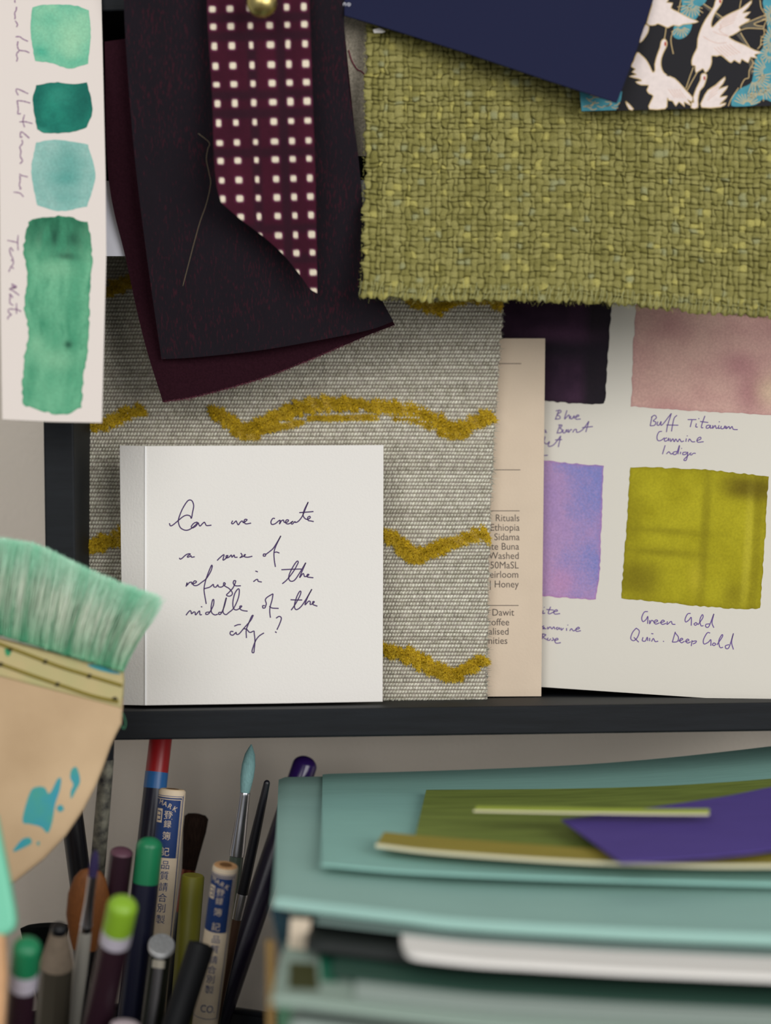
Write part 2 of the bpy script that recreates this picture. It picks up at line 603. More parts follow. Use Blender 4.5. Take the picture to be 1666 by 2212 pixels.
mustard = M('mustard_yarn', (190, 158, 34), .95, .1, noise=(2500, .3), bump=(5000, .5, .0003))
waves = [
    ([(215, 640), (245, 626), (290, 608), (330, 600)], 26, 1),
    ([(196, 925), (235, 915), (275, 896), (312, 885)], 24, 2),
    ([(456, 892), (490, 905), (525, 932), (560, 920), (610, 898), (660, 880), (720, 874), (800, 878), (880, 888), (930, 905), (985, 932), (1025, 915), (1066, 900)], 28, 3),
    ([(560, 934), (600, 926), (655, 912)], 9, 33), ([(665, 905), (740, 904), (815, 902)], 8, 34), ([(850, 905), (900, 912), (930, 925)], 9, 35), ([(500, 932), (530, 945), (560, 944)], 9, 36), ([(945, 937), (985, 944), (1010, 940)], 9, 37),
    ([(176, 1190), (215, 1172), (265, 1160), (300, 1150)], 32, 4),
    ([(830, 1160), (858, 1168), (880, 1190), (905, 1198), (945, 1188), (985, 1172), (1022, 1158), (1055, 1156)], 28, 5),
    ([(855, 1185), (885, 1210), (915, 1213)], 9, 38),
    ([(826, 1405), (870, 1412), (910, 1430), (955, 1450), (985, 1454), (1020, 1440), (1048, 1422)], 28, 6),
    ([(925, 1448), (965, 1464), (1000, 1466)], 9, 39),
    ([(870, 640), (905, 655), (935, 668), (970, 658), (1010, 640), (1050, 645), (1085, 655)], 26, 7),
]
for ln, th, sd in waves:
    chenille(ln, th, sd)

# loose fibres along the cut edges of the textile
r = np.random.default_rng(70)
n_ = 1500
ty = r.uniform(560, 1512, n_)
ex = np.where(r.random(n_) < .5, np.interp(ty, [p[1] for p in lef], [p[0] for p in lef]), np.interp(ty, [p[1] for p in rig], [p[0] for p in rig]))
sgn = np.where(ex > 600, 1, -1)
bx = r.uniform(178, 1050, 500)
ex, ty, sgn = np.concatenate([ex, bx]), np.concatenate([ty, np.full(500, 1511.0)]), np.concatenate([sgn, np.zeros(500)])
roots = WP.at(ex - sgn * 2, ty, .1)
dirs = RV * (sgn * .8 + r.normal(0, .35, len(ex)))[:, None] - UV_ * (np.where(sgn == 0, .8, .1) + r.normal(0, .4, len(ex)))[:, None] + WP.n * r.uniform(.1, .7, len(ex))[:, None]
dirs /= np.linalg.norm(dirs, axis=1)[:, None]
c_ = mixc((110, 106, 94), (200, 200, 184), r.random(len(ex)))
hairs('frayed_edge', roots, dirs, r.uniform(.4, 1.3, len(ex)), .14, vc_hair, cloth, np.stack([c_, c_], 1), 71, segs=3, curl=.4)

# ------------------------------------------------------------------ square handwritten card
CP = Plane((315, 1522, 598), (828, 1522, 601), (315, 962, 606))
FPl = Plane((315, 1522, 598), (315, 962, 606), (259, 1522, 601.4))
card = thing('folded_card', 'square white folded card with a handwritten question, standing on the black shelf', 'card', P(560, 1522, 600))
prism('front_panel', CP, [(314, 963), (829, 961), (828, 1250), (827, 1516), (600, 1520), (314, 1524)], .9, paper, card, bevel=.25)
prism('folded_flap', FPl, [(258, 962), (315.5, 963), (315.5, 1524), (263, 1523), (262, 1300), (258, 1010)], .9, paper, card, bevel=.2)


prism('crease_highlight', CP, [(313, 964), (317, 964), (317, 1523), (313, 1523)], .3, M('fold_highlight', (240, 238, 236), .8, .2), card, off=.12)  # lighter strip along the fold, its highlight painted into the paper colour


def A_(l, ox, oy, s):
    return [[(ox + x / s, oy + y / s) for x, y in q] for q in l]


LA = [
    [(30, 295), (40, 322), (65, 315), (120, 270), (175, 225), (215, 210), (250, 220), (263, 243), (275, 180), (287, 110), (270, 60), (240, 50), (210, 75), (165, 150), (130, 240), (125, 285), (145, 340), (185, 366), (225, 368), (270, 345), (315, 305), (325, 285), (290, 295), (262, 330), (275, 345), (310, 325), (335, 292), (340, 305), (355, 325), (380, 300), (400, 285), (410, 300), (425, 320), (475, 316)],
    [(700, 268), (688, 295), (705, 300), (735, 272), (745, 290), (760, 312), (780, 285), (800, 272), (815, 290), (840, 272), (852, 258), (830, 255), (820, 280), (840, 302), (895, 294)],
    [(1148, 246), (1125, 245), (1105, 280), (1115, 308), (1150, 300), (1190, 268), (1203, 268), (1196, 303), (1215, 272), (1237, 262), (1246, 285), (1280, 282), (1290, 262), (1268, 262), (1260, 290), (1290, 303), (1340, 275), (1318, 288), (1330, 305), (1358, 278), (1366, 288), (1400, 270), (1440, 215), (1475, 130), (1500, 70)],
    [(1500, 70), (1460, 150), (1445, 205), (1460, 240), (1490, 255), (1520, 238), (1515, 222), (1495, 235), (1500, 265), (1530, 272), (1558, 278)],
    [(1405, 183), (1480, 178), (1555, 172)],
    [(135, 662), (145, 675), (165, 665), (205, 630), (240, 618), (250, 625), (225, 640), (222, 655), (245, 648), (258, 640), (265, 655), (298, 650)],
    [(535, 690), (565, 660), (608, 628), (597, 684), (625, 670), (650, 640), (632, 640), (632, 662), (660, 655), (685, 632), (692, 655), (715, 632), (722, 655), (752, 655)],
    [(785, 610), (800, 635), (785, 655), (775, 660), (815, 645), (835, 628), (822, 632), (825, 650), (860, 655), (908, 645)],
    [(1050, 622), (1028, 622), (1025, 642), (1045, 642), (1052, 625), (1085, 600), (1130, 560), (1175, 490), (1210, 428)],
    [(1210, 428), (1160, 530), (1138, 600), (1140, 680), (1152, 758)], [(1140, 605), (1165, 600), (1195, 612)],
]
LB = [
    [(62, 350), (75, 305), (72, 335), (100, 305), (125, 300), (130, 320), (165, 310), (180, 295), (160, 285), (140, 310), (150, 335), (190, 335), (240, 300), (290, 260), (340, 180), (360, 115)],
    [(360, 115), (345, 118), (300, 230), (278, 300), (265, 380), (275, 460), (290, 545)],
    [(262, 375), (330, 355), (368, 325), (375, 350), (400, 355), (420, 330), (428, 350), (460, 355), (490, 335), (505, 318), (490, 305), (485, 330), (510, 350), (545, 370), (580, 410), (580, 440), (550, 458), (518, 445), (545, 415), (590, 365), (615, 310), (620, 285), (600, 285), (595, 315), (620, 340), (680, 340)],
    [(820, 295), (850, 272), (868, 270), (875, 290), (915, 298)], [(842, 175), (855, 178), (870, 185)],
    [(1145, 318), (1200, 270), (1270, 180), (1310, 110), (1325, 75), (1310, 65), (1270, 120), (1225, 210), (1220, 265), (1245, 290), (1285, 275), (1335, 205), (1410, 80)],
    [(1410, 80), (1375, 160), (1340, 248), (1370, 210), (1385, 205), (1395, 235), (1425, 232), (1445, 215), (1430, 212), (1425, 240), (1495, 250)], [(1135, 160), (1240, 155), (1360, 152)],
    [(62, 672), (90, 635), (110, 620), (120, 635), (125, 655), (150, 635), (165, 640), (170, 668), (200, 635), (215, 625), (220, 665), (242, 665)], [(230, 575), (238, 577), (245, 580)],
    [(330, 635), (290, 640), (285, 660), (310, 660), (335, 630), (370, 560), (375, 500), (360, 505), (345, 580), (350, 640), (385, 668), (420, 660)],
    [(470, 640), (435, 640), (430, 660), (455, 655), (490, 580), (515, 485), (510, 490), (485, 590), (480, 640), (510, 665), (545, 640), (600, 590), (650, 480), (662, 390), (645, 378), (610, 430), (590, 520), (595, 590), (625, 612), (665, 595), (690, 570), (670, 570), (670, 600), (700, 618), (755, 626)],
    [(950, 565), (925, 565), (928, 590), (950, 588), (958, 570), (965, 540), (955, 500), (975, 470), (1040, 430)],
    [(1042, 430), (1030, 500), (1008, 580), (1005, 640), (1012, 700)], [(1000, 570), (1030, 590), (1105, 595)],
    [(1245, 615), (1290, 550), (1340, 460), (1355, 410), (1340, 405), (1310, 460), (1285, 540), (1285, 590), (1310, 608), (1360, 570), (1420, 480), (1478, 378)],
    [(1478, 378), (1430, 470), (1400, 555), (1440, 515), (1460, 520), (1460, 550), (1490, 540), (1505, 520), (1490, 520), (1490, 550), (1540, 570)], [(1238, 497), (1300, 500), (1370, 500)],
    [(595, 855), (565, 855), (560, 885), (590, 895), (625, 865), (630, 885), (660, 880), (720, 810), (790, 730), (820, 670)],
    [(820, 670), (800, 685), (760, 780), (740, 840), (742, 928)],
    [(710, 822), (745, 830), (780, 865), (825, 850), (830, 880), (838, 960), (830, 1050), (825, 1090), (808, 1090), (808, 1060), (840, 970), (880, 910), (940, 870)], [(605, 795), (640, 780), (680, 775)],
    [(1075, 705), (1110, 685), (1135, 705), (1115, 770), (1085, 835)], [(1065, 855), (1072, 862), (1082, 868)],
]
ribbons('handwritten_lettering', lambda x, y: CP.at(x, y, .06), A_(LA, 360, 1070, 4.9) + A_(LB, 390, 1200, 5.206), 2.5, ink, card)

# ------------------------------------------------------------------ printed beige card
BP = Plane((1060, 1503, 617), (1170, 1503, 617), (1178, 731, 632.5))
bc = thing('printed_card', 'tall beige card of printed coffee notes between the grey textile and the swatch sheet', 'card', P(1110, 1503, 622))
prism('card_sheet', BP, [(985, 731), (1178, 731), (1174, 1110), (1169.5, 1504), (975, 1505)], .5, paper_beige, bc)
rows = [('Rituals', 1123, 1126), ('Ethiopia', 1123, 1146.5), ('Sidama', 1123, 1167), ('Konte Buna', 1122, 1187.5), ('Washed', 1122, 1207.5), ('1950MaSL', 1121, 1228), ('Heirloom', 1121, 1248), ('Natural | Honey', 1121, 1269), ('by Dawit', 1111, 1330), ('coffee', 1101, 1351), ('specialised', 1100, 1371), ('communities', 1097, 1391)]
its = []
for s, x, y in rows:
    its.append((s, 21.5, 'RIGHT', (lambda gx, gy, x=x, y=y: BP.at(x + gx * .92, y - gy, .05))))
glyphs('printed_text', its, print_ink, bc)
for xr, yr in [(1126.5, 785.5), (1124.5, 1015), (1123, 1103.5), (1120.5, 1308)]:
    ribbons('ruled_line', lambda x, y: BP.at(x, y, .05), [[(1000, yr), (xr, yr)]], 1.5, print_ink, bc, n=2)

# ------------------------------------------------------------------ watercolour swatch sheet
SP = Plane((1178, 1484, 621.5), (1178, 660, 641), (1666, 1517, 601))
ws = thing('swatch_sheet', 'white watercolour paper with four labelled paint squares, standing at the far end of the shelf', 'swatch sheet', P(1500, 1506, 606))
prism('paper_sheet', SP, [(1040, 418), (1420, 440), (1790, 470), (1790, 1525), (1666, 1517), (1400, 1499.5), (1040, 1475)], .6, paper_wc, ws)


def swatch(parent, plane, top, bottom, left, right, fn, seed, res=2.2, wob=1.4, off=.05):
    w_ = max(abs(top[-1][0] - top[0][0]), 20)
    h_ = max(abs(left[-1][1] - left[0][1]), 20)
    nu, nv = int(w_ / res), int(h_ / res)
    G = coons(top, bottom, left, right, nu, nv)
    s, t = np.meshgrid(np.linspace(0, 1, nu), np.linspace(0, 1, nv))
    e = lambda q, d: np.exp(-q * d / 5.0)
    wx, wy = (vnoise(nv, nu, int(h_ / 9) + 2, 2, seed) - .5) * 2 * wob, (vnoise(nv, nu, 2, int(w_ / 9) + 2, seed + 1) - .5) * 2 * wob
    G[..., 0] += wx * (e(s, w_) + e(1 - s, w_))
    G[..., 1] += wy * (e(t, h_) + e(1 - t, h_))
    c = fn(s, t, nv, nu)
    pts = plane.at(G[..., 0], G[..., 1], off)
    return mesh_np('paint_swatch', pts.reshape(-1, 3), grid_faces(nv, nu), vc_paint, parent, c.reshape(-1, 3))


def blob(s, t, x, y, rx, ry, p=2):
    return np.exp(-(np.abs((s - x) / rx) ** p + np.abs((t - y) / ry) ** p))


def rim(s, t, w, h, k=3.0):
    d = np.minimum(np.minimum(s, 1 - s) * w, np.minimum(t, 1 - t) * h)
    return np.exp(-d / k)


def c_dark(s, t, nv, nu):
    n = fbm(nv, nu, 4, 41)
    c = mixc((44, 30, 46), (74, 48, 70), (n - .35) * 2)
    c = over(c, (34, 31, 36), np.clip((s - .76) * 12, 0, 1) * .85)
    c = over(c, (36, 30, 40), blob(s, t, .6, .62, .8, .09) * .9)
    c = over(c, (92, 60, 86), blob(s, t, .55, .52, .3, .05) * .5)
    return over(c, (26, 22, 30), rim(s, t, 300, 300, 4) * .7)


def c_pink(s, t, nv, nu):
    n = fbm(nv, nu, 5, 51)
    c = mixc((206, 168, 156), (186, 140, 136), (n - .3) * 1.6)
    c = over(c, (158, 102, 112), blob(s, t, .62, .66, .14, .10) * .55 + blob(s, t, .7, .86, .1, .14) * .75)
    c = over(c, (216, 190, 160), blob(s, t, .82, .84, .10, .10) * .8)
    c = over(c, (170, 124, 126), blob(s, t, .6, .45, .6, .08) * .3 * n)
    return over(c, (176, 126, 128), rim(s, t, 330, 320, 3) * .5)


def c_lilac(s, t, nv, nu):
    n = fbm(nv, nu, 4, 61)
    g = np.random.default_rng(62).random((nv, nu))
    c = mixc((166, 140, 190), (186, 150, 186), n)
    c = over(c, (120, 132, 196), np.clip((s - .5) * 1.6 + (n - .5) * 1.6 + (.35 - t) * .5 + (g - .5) * .5, 0, 1) * .85)
    c = over(c, (198, 142, 182), blob(s, t, .62, .88, .16, .12) * .5)
    return over(c, (176, 108, 166), rim(s, t, 220, 300, 2.2) * .7)


def c_gold(s, t, nv, nu):
    n = fbm(nv, nu, 6, 71)
    c = mixc((178, 168, 34), (160, 150, 24), (n - .3) * 1.8)
    c = over(c, (94, 78, 14), blob(s, t, .88, .1, .22, .09, 3) * .85)
    c = over(c, (112, 100, 14), blob(s, t, .12, .84, .16, .14, 3) * .75)
    c = over(c, (124, 114, 18), blob(s, t, .3, .47, .3, .028) * .5 + blob(s, t, .28, .63, .3, .035) * .6)
    c = over(c, (124, 114, 18), blob(s, t, .565, .5, .035, .6, 3) * .55)
    c = over(c, (190, 176, 46), blob(s, t, .52, .8, .05, .12) * .6)
    c = over(c, (112, 100, 16), blob(s, t, .8, .9, .08, .1) * .5 + blob(s, t, .94, .55, .035, .7, 4) * .4 + blob(s, t, .06, .3, .07, .4) * .4 * n)
    c = over(c, (196, 184, 60), blob(s, t, .88, .55, .03, .4, 3) * .5)
    return over(c, (116, 104, 14), rim(s, t, 300, 290, 6) * .5)


swatch(ws, SP, [(1056, 556), (1326, 570)], [(1046, 860), (1160, 866), (1290, 874), (1308, 866)], [(1056, 556), (1046, 860)], [(1326, 570), (1322, 655), (1314, 760), (1308, 866)], c_dark, 1)
swatch(ws, SP, [(1374, 560), (1740, 582)], [(1364, 878), (1500, 888), (1666, 896), (1736, 902)], [(1374, 560), (1374, 665), (1368, 760), (1364, 878)], [(1740, 582), (1736, 902)], c_pink, 2)
swatch(ws, SP, [(1096, 984), (1230, 1000), (1304, 1006)], [(1090, 1282), (1180, 1288), (1270, 1295), (1288, 1294)], [(1096, 984), (1090, 1282)], [(1304, 1006), (1300, 1120), (1296, 1230), (1288, 1294)], c_lilac, 3)
swatch(ws, SP, [(1361, 1009), (1480, 1012), (1560, 1018), (1660, 1030)], [(1342, 1292), (1500, 1308), (1600, 1316), (1642, 1314)], [(1361, 1009), (1353, 1150), (1342, 1292)], [(1660, 1030), (1652, 1180), (1642, 1314)], c_gold, 4)
LC = [
    [(140, 62), (112, 132)], [(115, 65), (150, 60), (155, 75), (125, 95), (148, 110), (145, 128), (108, 132)], [(205, 60), (185, 130), (210, 105), (222, 100), (225, 130)], [(235, 105), (232, 125), (245, 128), (262, 105), (262, 128)], [(275, 118), (300, 105), (290, 98), (275, 112), (278, 132), (315, 130)],
    [(28, 215), (35, 225), (30, 235), (45, 238)], [(150, 175), (125, 243)], [(135, 178), (165, 180), (150, 205), (165, 215), (158, 238), (122, 243)], [(175, 215), (172, 238), (188, 240), (202, 215), (205, 238)], [(215, 212), (218, 238), (235, 215), (245, 218)], [(250, 238), (265, 215), (280, 215), (285, 238), (330, 215), (380, 148)], [(380, 148), (355, 235)], [(325, 200), (412, 190)],
    [(30, 270), (22, 315), (45, 330), (65, 310), (55, 345), (75, 348), (105, 330), (155, 265)], [(155, 265), (135, 355)], [(110, 298), (165, 295)], [(22, 422), (52, 420)],
    [(885, 110), (870, 185)], [(878, 118), (905, 100), (920, 120), (895, 145), (915, 155), (905, 180), (870, 185)], [(932, 150), (925, 175), (940, 180), (958, 150), (955, 180), (975, 168), (1020, 110), (1040, 85)], [(1040, 85), (1010, 180), (1000, 235)], [(1085, 100), (1060, 130), (1040, 230)], [(1000, 178), (1095, 180)],
    [(1170, 135), (1240, 135)], [(1205, 138), (1190, 195)], [(1240, 165), (1235, 192), (1250, 195)], [(1256, 125), (1263, 130)], [(1308, 105), (1285, 170), (1280, 198), (1295, 200)], [(1270, 150), (1335, 158)], [(1345, 178), (1322, 185), (1320, 203), (1340, 200), (1352, 180), (1352, 203), (1365, 200)], [(1372, 180), (1370, 205), (1390, 182), (1398, 205), (1412, 200)], [(1420, 180), (1416, 205), (1430, 203)], [(1420, 150), (1426, 155)], [(1440, 185), (1436, 205), (1455, 207), (1470, 185), (1470, 208)], [(1482, 188), (1480, 208), (1500, 190), (1508, 208), (1525, 190), (1535, 212), (1570, 215)],
    [(965, 228), (940, 235), (925, 270), (930, 300), (955, 302), (985, 280)], [(1005, 280), (985, 290), (988, 308), (1010, 300), (1018, 283), (1020, 308)], [(1030, 285), (1035, 310), (1052, 288), (1062, 312), (1075, 290), (1090, 312), (1105, 290), (1120, 312), (1140, 305)], [(1160, 285), (1155, 312)], [(1165, 262), (1168, 268)], [(1175, 312), (1185, 290), (1205, 312), (1230, 312)], [(1240, 305), (1275, 290), (1270, 275), (1248, 290), (1250, 315), (1298, 312)],
    [(990, 340), (968, 412)], [(1000, 410), (1020, 392), (1035, 410), (1050, 405)], [(1085, 390), (1058, 395), (1055, 412), (1080, 408), (1105, 340), (1092, 412)], [(1115, 392), (1110, 412)], [(1120, 363), (1124, 368)], [(1160, 395), (1135, 398), (1132, 415), (1155, 412), (1170, 395), (1165, 440), (1155, 462), (1140, 455), (1180, 415)], [(1200, 400), (1185, 410), (1200, 418), (1215, 405), (1235, 405)],
]
LD = [
    [(35, 70), (30, 95), (50, 92)], [(40, 43), (45, 47)], [(95, 40), (75, 90), (90, 98), (115, 85), (150, 75), (140, 65), (120, 80), (130, 100), (172, 96)], [(60, 62), (120, 68)],
    [(40, 195), (28, 205), (45, 212), (30, 220), (60, 220)], [(70, 205), (72, 222), (90, 205), (105, 222), (120, 205), (130, 225)], [(155, 208), (140, 215), (150, 228), (165, 212), (170, 228)], [(180, 212), (182, 232), (200, 215)], [(225, 215), (225, 238)], [(233, 188), (237, 193)], [(250, 238), (265, 220), (280, 238), (295, 232)], [(300, 228), (330, 218), (320, 208), (300, 225), (308, 242), (342, 236)],
    [(30, 260), (25, 305)], [(28, 262), (55, 270), (35, 290), (60, 308)], [(75, 295), (65, 310), (85, 315), (95, 300)], [(110, 292), (120, 310), (100, 318)], [(125, 318), (155, 308), (145, 298), (128, 315), (140, 338), (178, 334)],
    [(890, 80), (860, 85), (840, 130), (850, 162), (875, 145), (890, 120), (888, 180)], [(905, 150), (905, 180), (920, 152), (937, 160)], [(937, 172), (970, 158), (957, 148), (940, 165), (955, 182), (985, 172)], [(990, 172), (1025, 160), (1012, 150), (995, 168), (1010, 185), (1040, 175)], [(1050, 160), (1048, 185), (1080, 160), (1090, 182), (1115, 185)],
    [(1240, 95), (1215, 100), (1195, 140), (1200, 165), (1225, 150), (1245, 128), (1245, 195)], [(1285, 170), (1268, 180), (1278, 192), (1295, 180), (1280, 168)], [(1300, 188), (1340, 130), (1335, 105), (1315, 150), (1325, 195), (1345, 195)], [(1395, 180), (1365, 185), (1365, 205), (1390, 200), (1430, 98)], [(1430, 98), (1415, 170), (1430, 212)],
    [(795, 215), (765, 250), (750, 300), (775, 318), (805, 290), (820, 240), (795, 215)], [(775, 290), (815, 330)], [(850, 290), (845, 318), (870, 320), (885, 290), (890, 320)], [(905, 295), (905, 322)], [(920, 325), (935, 300), (950, 325), (975, 322)], [(918, 260), (935, 262)], [(1014, 322), (1022, 325)],
    [(1115, 245), (1090, 330)], [(1110, 250), (1140, 290), (1130, 325), (1090, 330)], [(1140, 322), (1175, 308), (1165, 298), (1150, 315), (1165, 335), (1190, 322)], [(1195, 327), (1225, 315), (1215, 305), (1200, 320), (1215, 337), (1240, 327)], [(1252, 315), (1245, 362)], [(1250, 325), (1285, 320), (1280, 335), (1258, 345)],
    [(1400, 255), (1375, 255), (1345, 310), (1350, 345), (1385, 330), (1405, 310), (1405, 360)], [(1430, 335), (1418, 350), (1432, 358), (1445, 345), (1430, 335)], [(1455, 352), (1500, 285), (1495, 270), (1470, 320), (1480, 372), (1505, 372)], [(1555, 350), (1525, 360), (1530, 382), (1555, 370), (1590, 258)], [(1590, 258), (1575, 330), (1590, 390)],
]
allw = A_(LC, 1170, 870, 3.702) + A_(LD, 1165, 1300, 3.786)
for kx in (0, 1):
    for ky in (0, 1):
        grp = [l for l in allw if (l[0][0] > 1330) == bool(kx) and (l[0][1] > 1150) == bool(ky)]
        ribbons('handwritten_lettering', lambda x, y: SP.at(x, y, .06), grp, 2.1, ink_soft, ws)

# ------------------------------------------------------------------ painted strip on the far side
TP = Plane((0, 912, 566), (230, 912, 568), (110, -40, 588))
strip = thing('swatch_strip', 'tall white paper strip of four green paint swatches hanging beside the plum cloth', 'swatch strip', P(110, 910, 573))
prism('paper_strip', TP, [(-6, -60), (217, -60), (219, 0), (228, 380), (229.5, 550), (224, 760), (220, 913), (110, 911), (5, 906), (2, 700), (0, 420)], .5, paper_strip, strip)


def c_s1(s, t, nv, nu):
    n = fbm(nv, nu, 3, 81)
    c = mixc((140, 198, 162), (112, 184, 152), (n - .3) * 2)
    c = over(c, (156, 204, 166), blob(s, t, .72, .55, .25, .2) * .6)
    c = over(c, (70, 168, 138), blob(s, t, .14, .82, .14, .12) * .8 + blob(s, t, .72, .92, .35, .1) * .6 + blob(s, t, .3, .25, .25, .15) * .4)
    return over(c, (88, 172, 142), rim(s, t, 125, 130, 3) * .4)


def c_s2(s, t, nv, nu):
    n = fbm(nv, nu, 3, 82)
    c = mixc((34, 128, 108), (22, 106, 92), (n - .3) * 2)
    c = over(c, (18, 88, 78), blob(s, t, .85, .4, .25, .6) * .7 + blob(s, t, .05, .4, .12, .6) * .5)
    c = over(c, (60, 150, 128), blob(s, t, .45, .25, .2, .2) * .4 + blob(s, t, .1, .97, .15, .06) * .6)
    return over(c, (20, 96, 84), rim(s, t, 126, 107, 3) * .5)


def c_s3(s, t, nv, nu):
    n = fbm(nv, nu, 3, 83)
    c = mixc((150, 188, 178), (124, 174, 164), (n - .3) * 2)
    c = over(c, (88, 154, 144), blob(s, t, .6, .3, .25, .3) * .7 + blob(s, t, .5, .55, .3, .12) * .6 + blob(s, t, .5, .8, .2, .1) * .4)
    return over(c, (130, 184, 174), rim(s, t, 137, 150, 5) * .5)


def c_s4(s, t, nv, nu):
    n = fbm(nv, nu, 4, 84)
    c = mixc((110, 176, 138), (72, 148, 112), (n - .3) * 2)
    c = over(c, (28, 92, 66), np.clip(1.1 - t / .22, 0, 1) * .9 * (.6 + .5 * n))
    c = over(c, (16, 60, 46), blob(s, t, .55, .11, .3, .05) * .8 + blob(s, t, .6, .2, .2, .02) * .7)
    c = over(c, (64, 138, 104), (fbm(nv, nu, 9, 86) - .45) * 2.2 * (t < .68))
    c = over(c, (128, 184, 146), blob(s, t, .45, .27, .3, .05) * .6 + blob(s, t, .5, .73, .35, .06) * .7 + blob(s, t, .15, .66, .12, .05) * .6)
    c = over(c, (56, 134, 100), blob(s, t, .3, .55, .2, .06) * .5 + blob(s, t, .75, .46, .25, .05) * .4 + blob(s, t, .15, .82, .12, .06) * .5 + blob(s, t, .12, .93, .2, .05) * .4)
    c = over(c, (24, 70, 52), blob(s, t, .66, .645, .06, .018) * .9)
    return over(c, (44, 122, 88), rim(s, t, 150, 425, 3) * .5)


swatch(strip, TP, [(70, 16), (100, 10), (160, 12), (192, 22)], [(76, 132), (110, 136), (150, 148), (190, 138)], [(70, 16), (66, 70), (76, 132)], [(192, 22), (196, 80), (190, 138)], c_s1, 5, 1.6, wob=.7)
swatch(strip, TP, [(78, 184), (120, 178), (160, 182), (188, 178)], [(80, 280), (100, 288), (150, 286), (188, 276)], [(78, 184), (71, 220), (80, 280)], [(188, 178), (200, 235), (188, 276)], c_s2, 6, 1.6, wob=.7)
swatch(strip, TP, [(78, 308), (120, 302), (190, 312)], [(80, 444), (130, 456), (188, 446)], [(78, 308), (68, 370), (80, 444)], [(190, 312), (206, 380), (188, 446)], c_s3, 7, 1.6, wob=.7)
swatch(strip, TP, [(62, 478), (90, 469), (140, 468), (190, 480)], [(48, 874), (90, 888), (140, 896), (176, 880)], [(62, 478), (51, 540), (60, 600), (52, 660), (62, 720), (50, 790), (48, 874)], [(190, 480), (199, 545), (194, 640), (190, 745), (182, 800), (176, 880)], c_s4, 8, 1.6, wob=2)
LS = A_([[(330, 0), (320, 30), (330, 60)], [(360, 150), (350, 230), (320, 280), (330, 370), (320, 420)], [(330, 450), (380, 530), (360, 590)], [(340, 800), (430, 800), (500, 850), (610, 900)], [(390, 900), (380, 1000), (420, 1090), (550, 1110), (640, 1150)], [(420, 1100), (360, 1180), (380, 1270), (360, 1340)]], 0, 0, 10.06)
LS += A_([[(540, 200), (340, 110), (310, 150), (350, 230)], [(330, 330), (460, 345), (580, 380)], [(330, 330), (340, 420), (350, 500), (340, 580), (400, 580)], [(470, 600), (440, 720), (470, 840)], [(370, 740), (480, 735), (620, 770)], [(560, 1050), (460, 960), (400, 930), (390, 1030), (430, 1020)], [(420, 1080), (430, 1150), (380, 1220), (400, 1300), (390, 1400), (430, 1480), (380, 1540)], [(370, 1730), (410, 1760), (530, 1790)], [(380, 1770), (385, 1860), (370, 1950), (400, 2010), (370, 2020)], [(260, 2080), (380, 2100), (450, 2170)]], 0, 180, 8.85)
LS += A_([[(395, 180), (385, 340), (395, 510)], [(160, 295), (380, 340)], [(290, 530), (240, 460), (210, 500), (240, 620), (280, 690), (240, 740)], [(280, 700), (290, 800), (240, 870), (190, 980)], [(250, 870), (300, 910)], [(250, 1240), (360, 1310), (210, 1345), (300, 1400), (420, 1490)], [(215, 1350), (350, 1320), (250, 1290)], [(280, 1540), (215, 1460), (220, 1520), (215, 1650), (290, 1710)], [(360, 1660), (360, 1890)], [(460, 1840), (370, 1800), (280, 1790), (200, 1790), (180, 1840), (230, 1910), (180, 1960), (170, 2010)], [(230, 1900), (260, 1915)]], 0, 490, 10.06)
for y0, y1 in [(-50, 160), (160, 450), (450, 800)]:
    ribbons('handwritten_lettering', lambda x, y: TP.at(x, y, .06), [l for l in LS if y0 <= l[0][1] < y1], 3.4, ink_strip, strip, taper=.4)

# ------------------------------------------------------------------ linen sample behind
LP = Plane((690, 40, 586.5), (830, 40, 590.5), (690, 335, 594))
linen = prism('linen_swatch', LP, [(690, 28), (835, 40), (833, 338), (700, 336)], .6, M('beige_linen', (186, 176, 158), .95, .1, noise=(1500, .25), bump=(1600, .6, .0006)))
tag(linen, 'narrow strip of beige linen showing between the plum cloth and the green cloth', 'fabric swatch')
threads = A_([[(40, 340), (60, 410), (95, 470), (130, 490), (165, 530)]], 740, 0, 3.16)
ribbons('loose_thread', lambda x, y: LP.at(x, y, .5), threads, 2.2, M('crimson_thread', (122, 42, 66), .8, .2), linen)

# ------------------------------------------------------------------ plum cloth: two layers
plum = thing('plum_fabric_swatch', 'dark plum herringbone cloth with burgundy back and frayed hem, pinned under the dotted strip', 'fabric swatch', P(560, 860, 600))


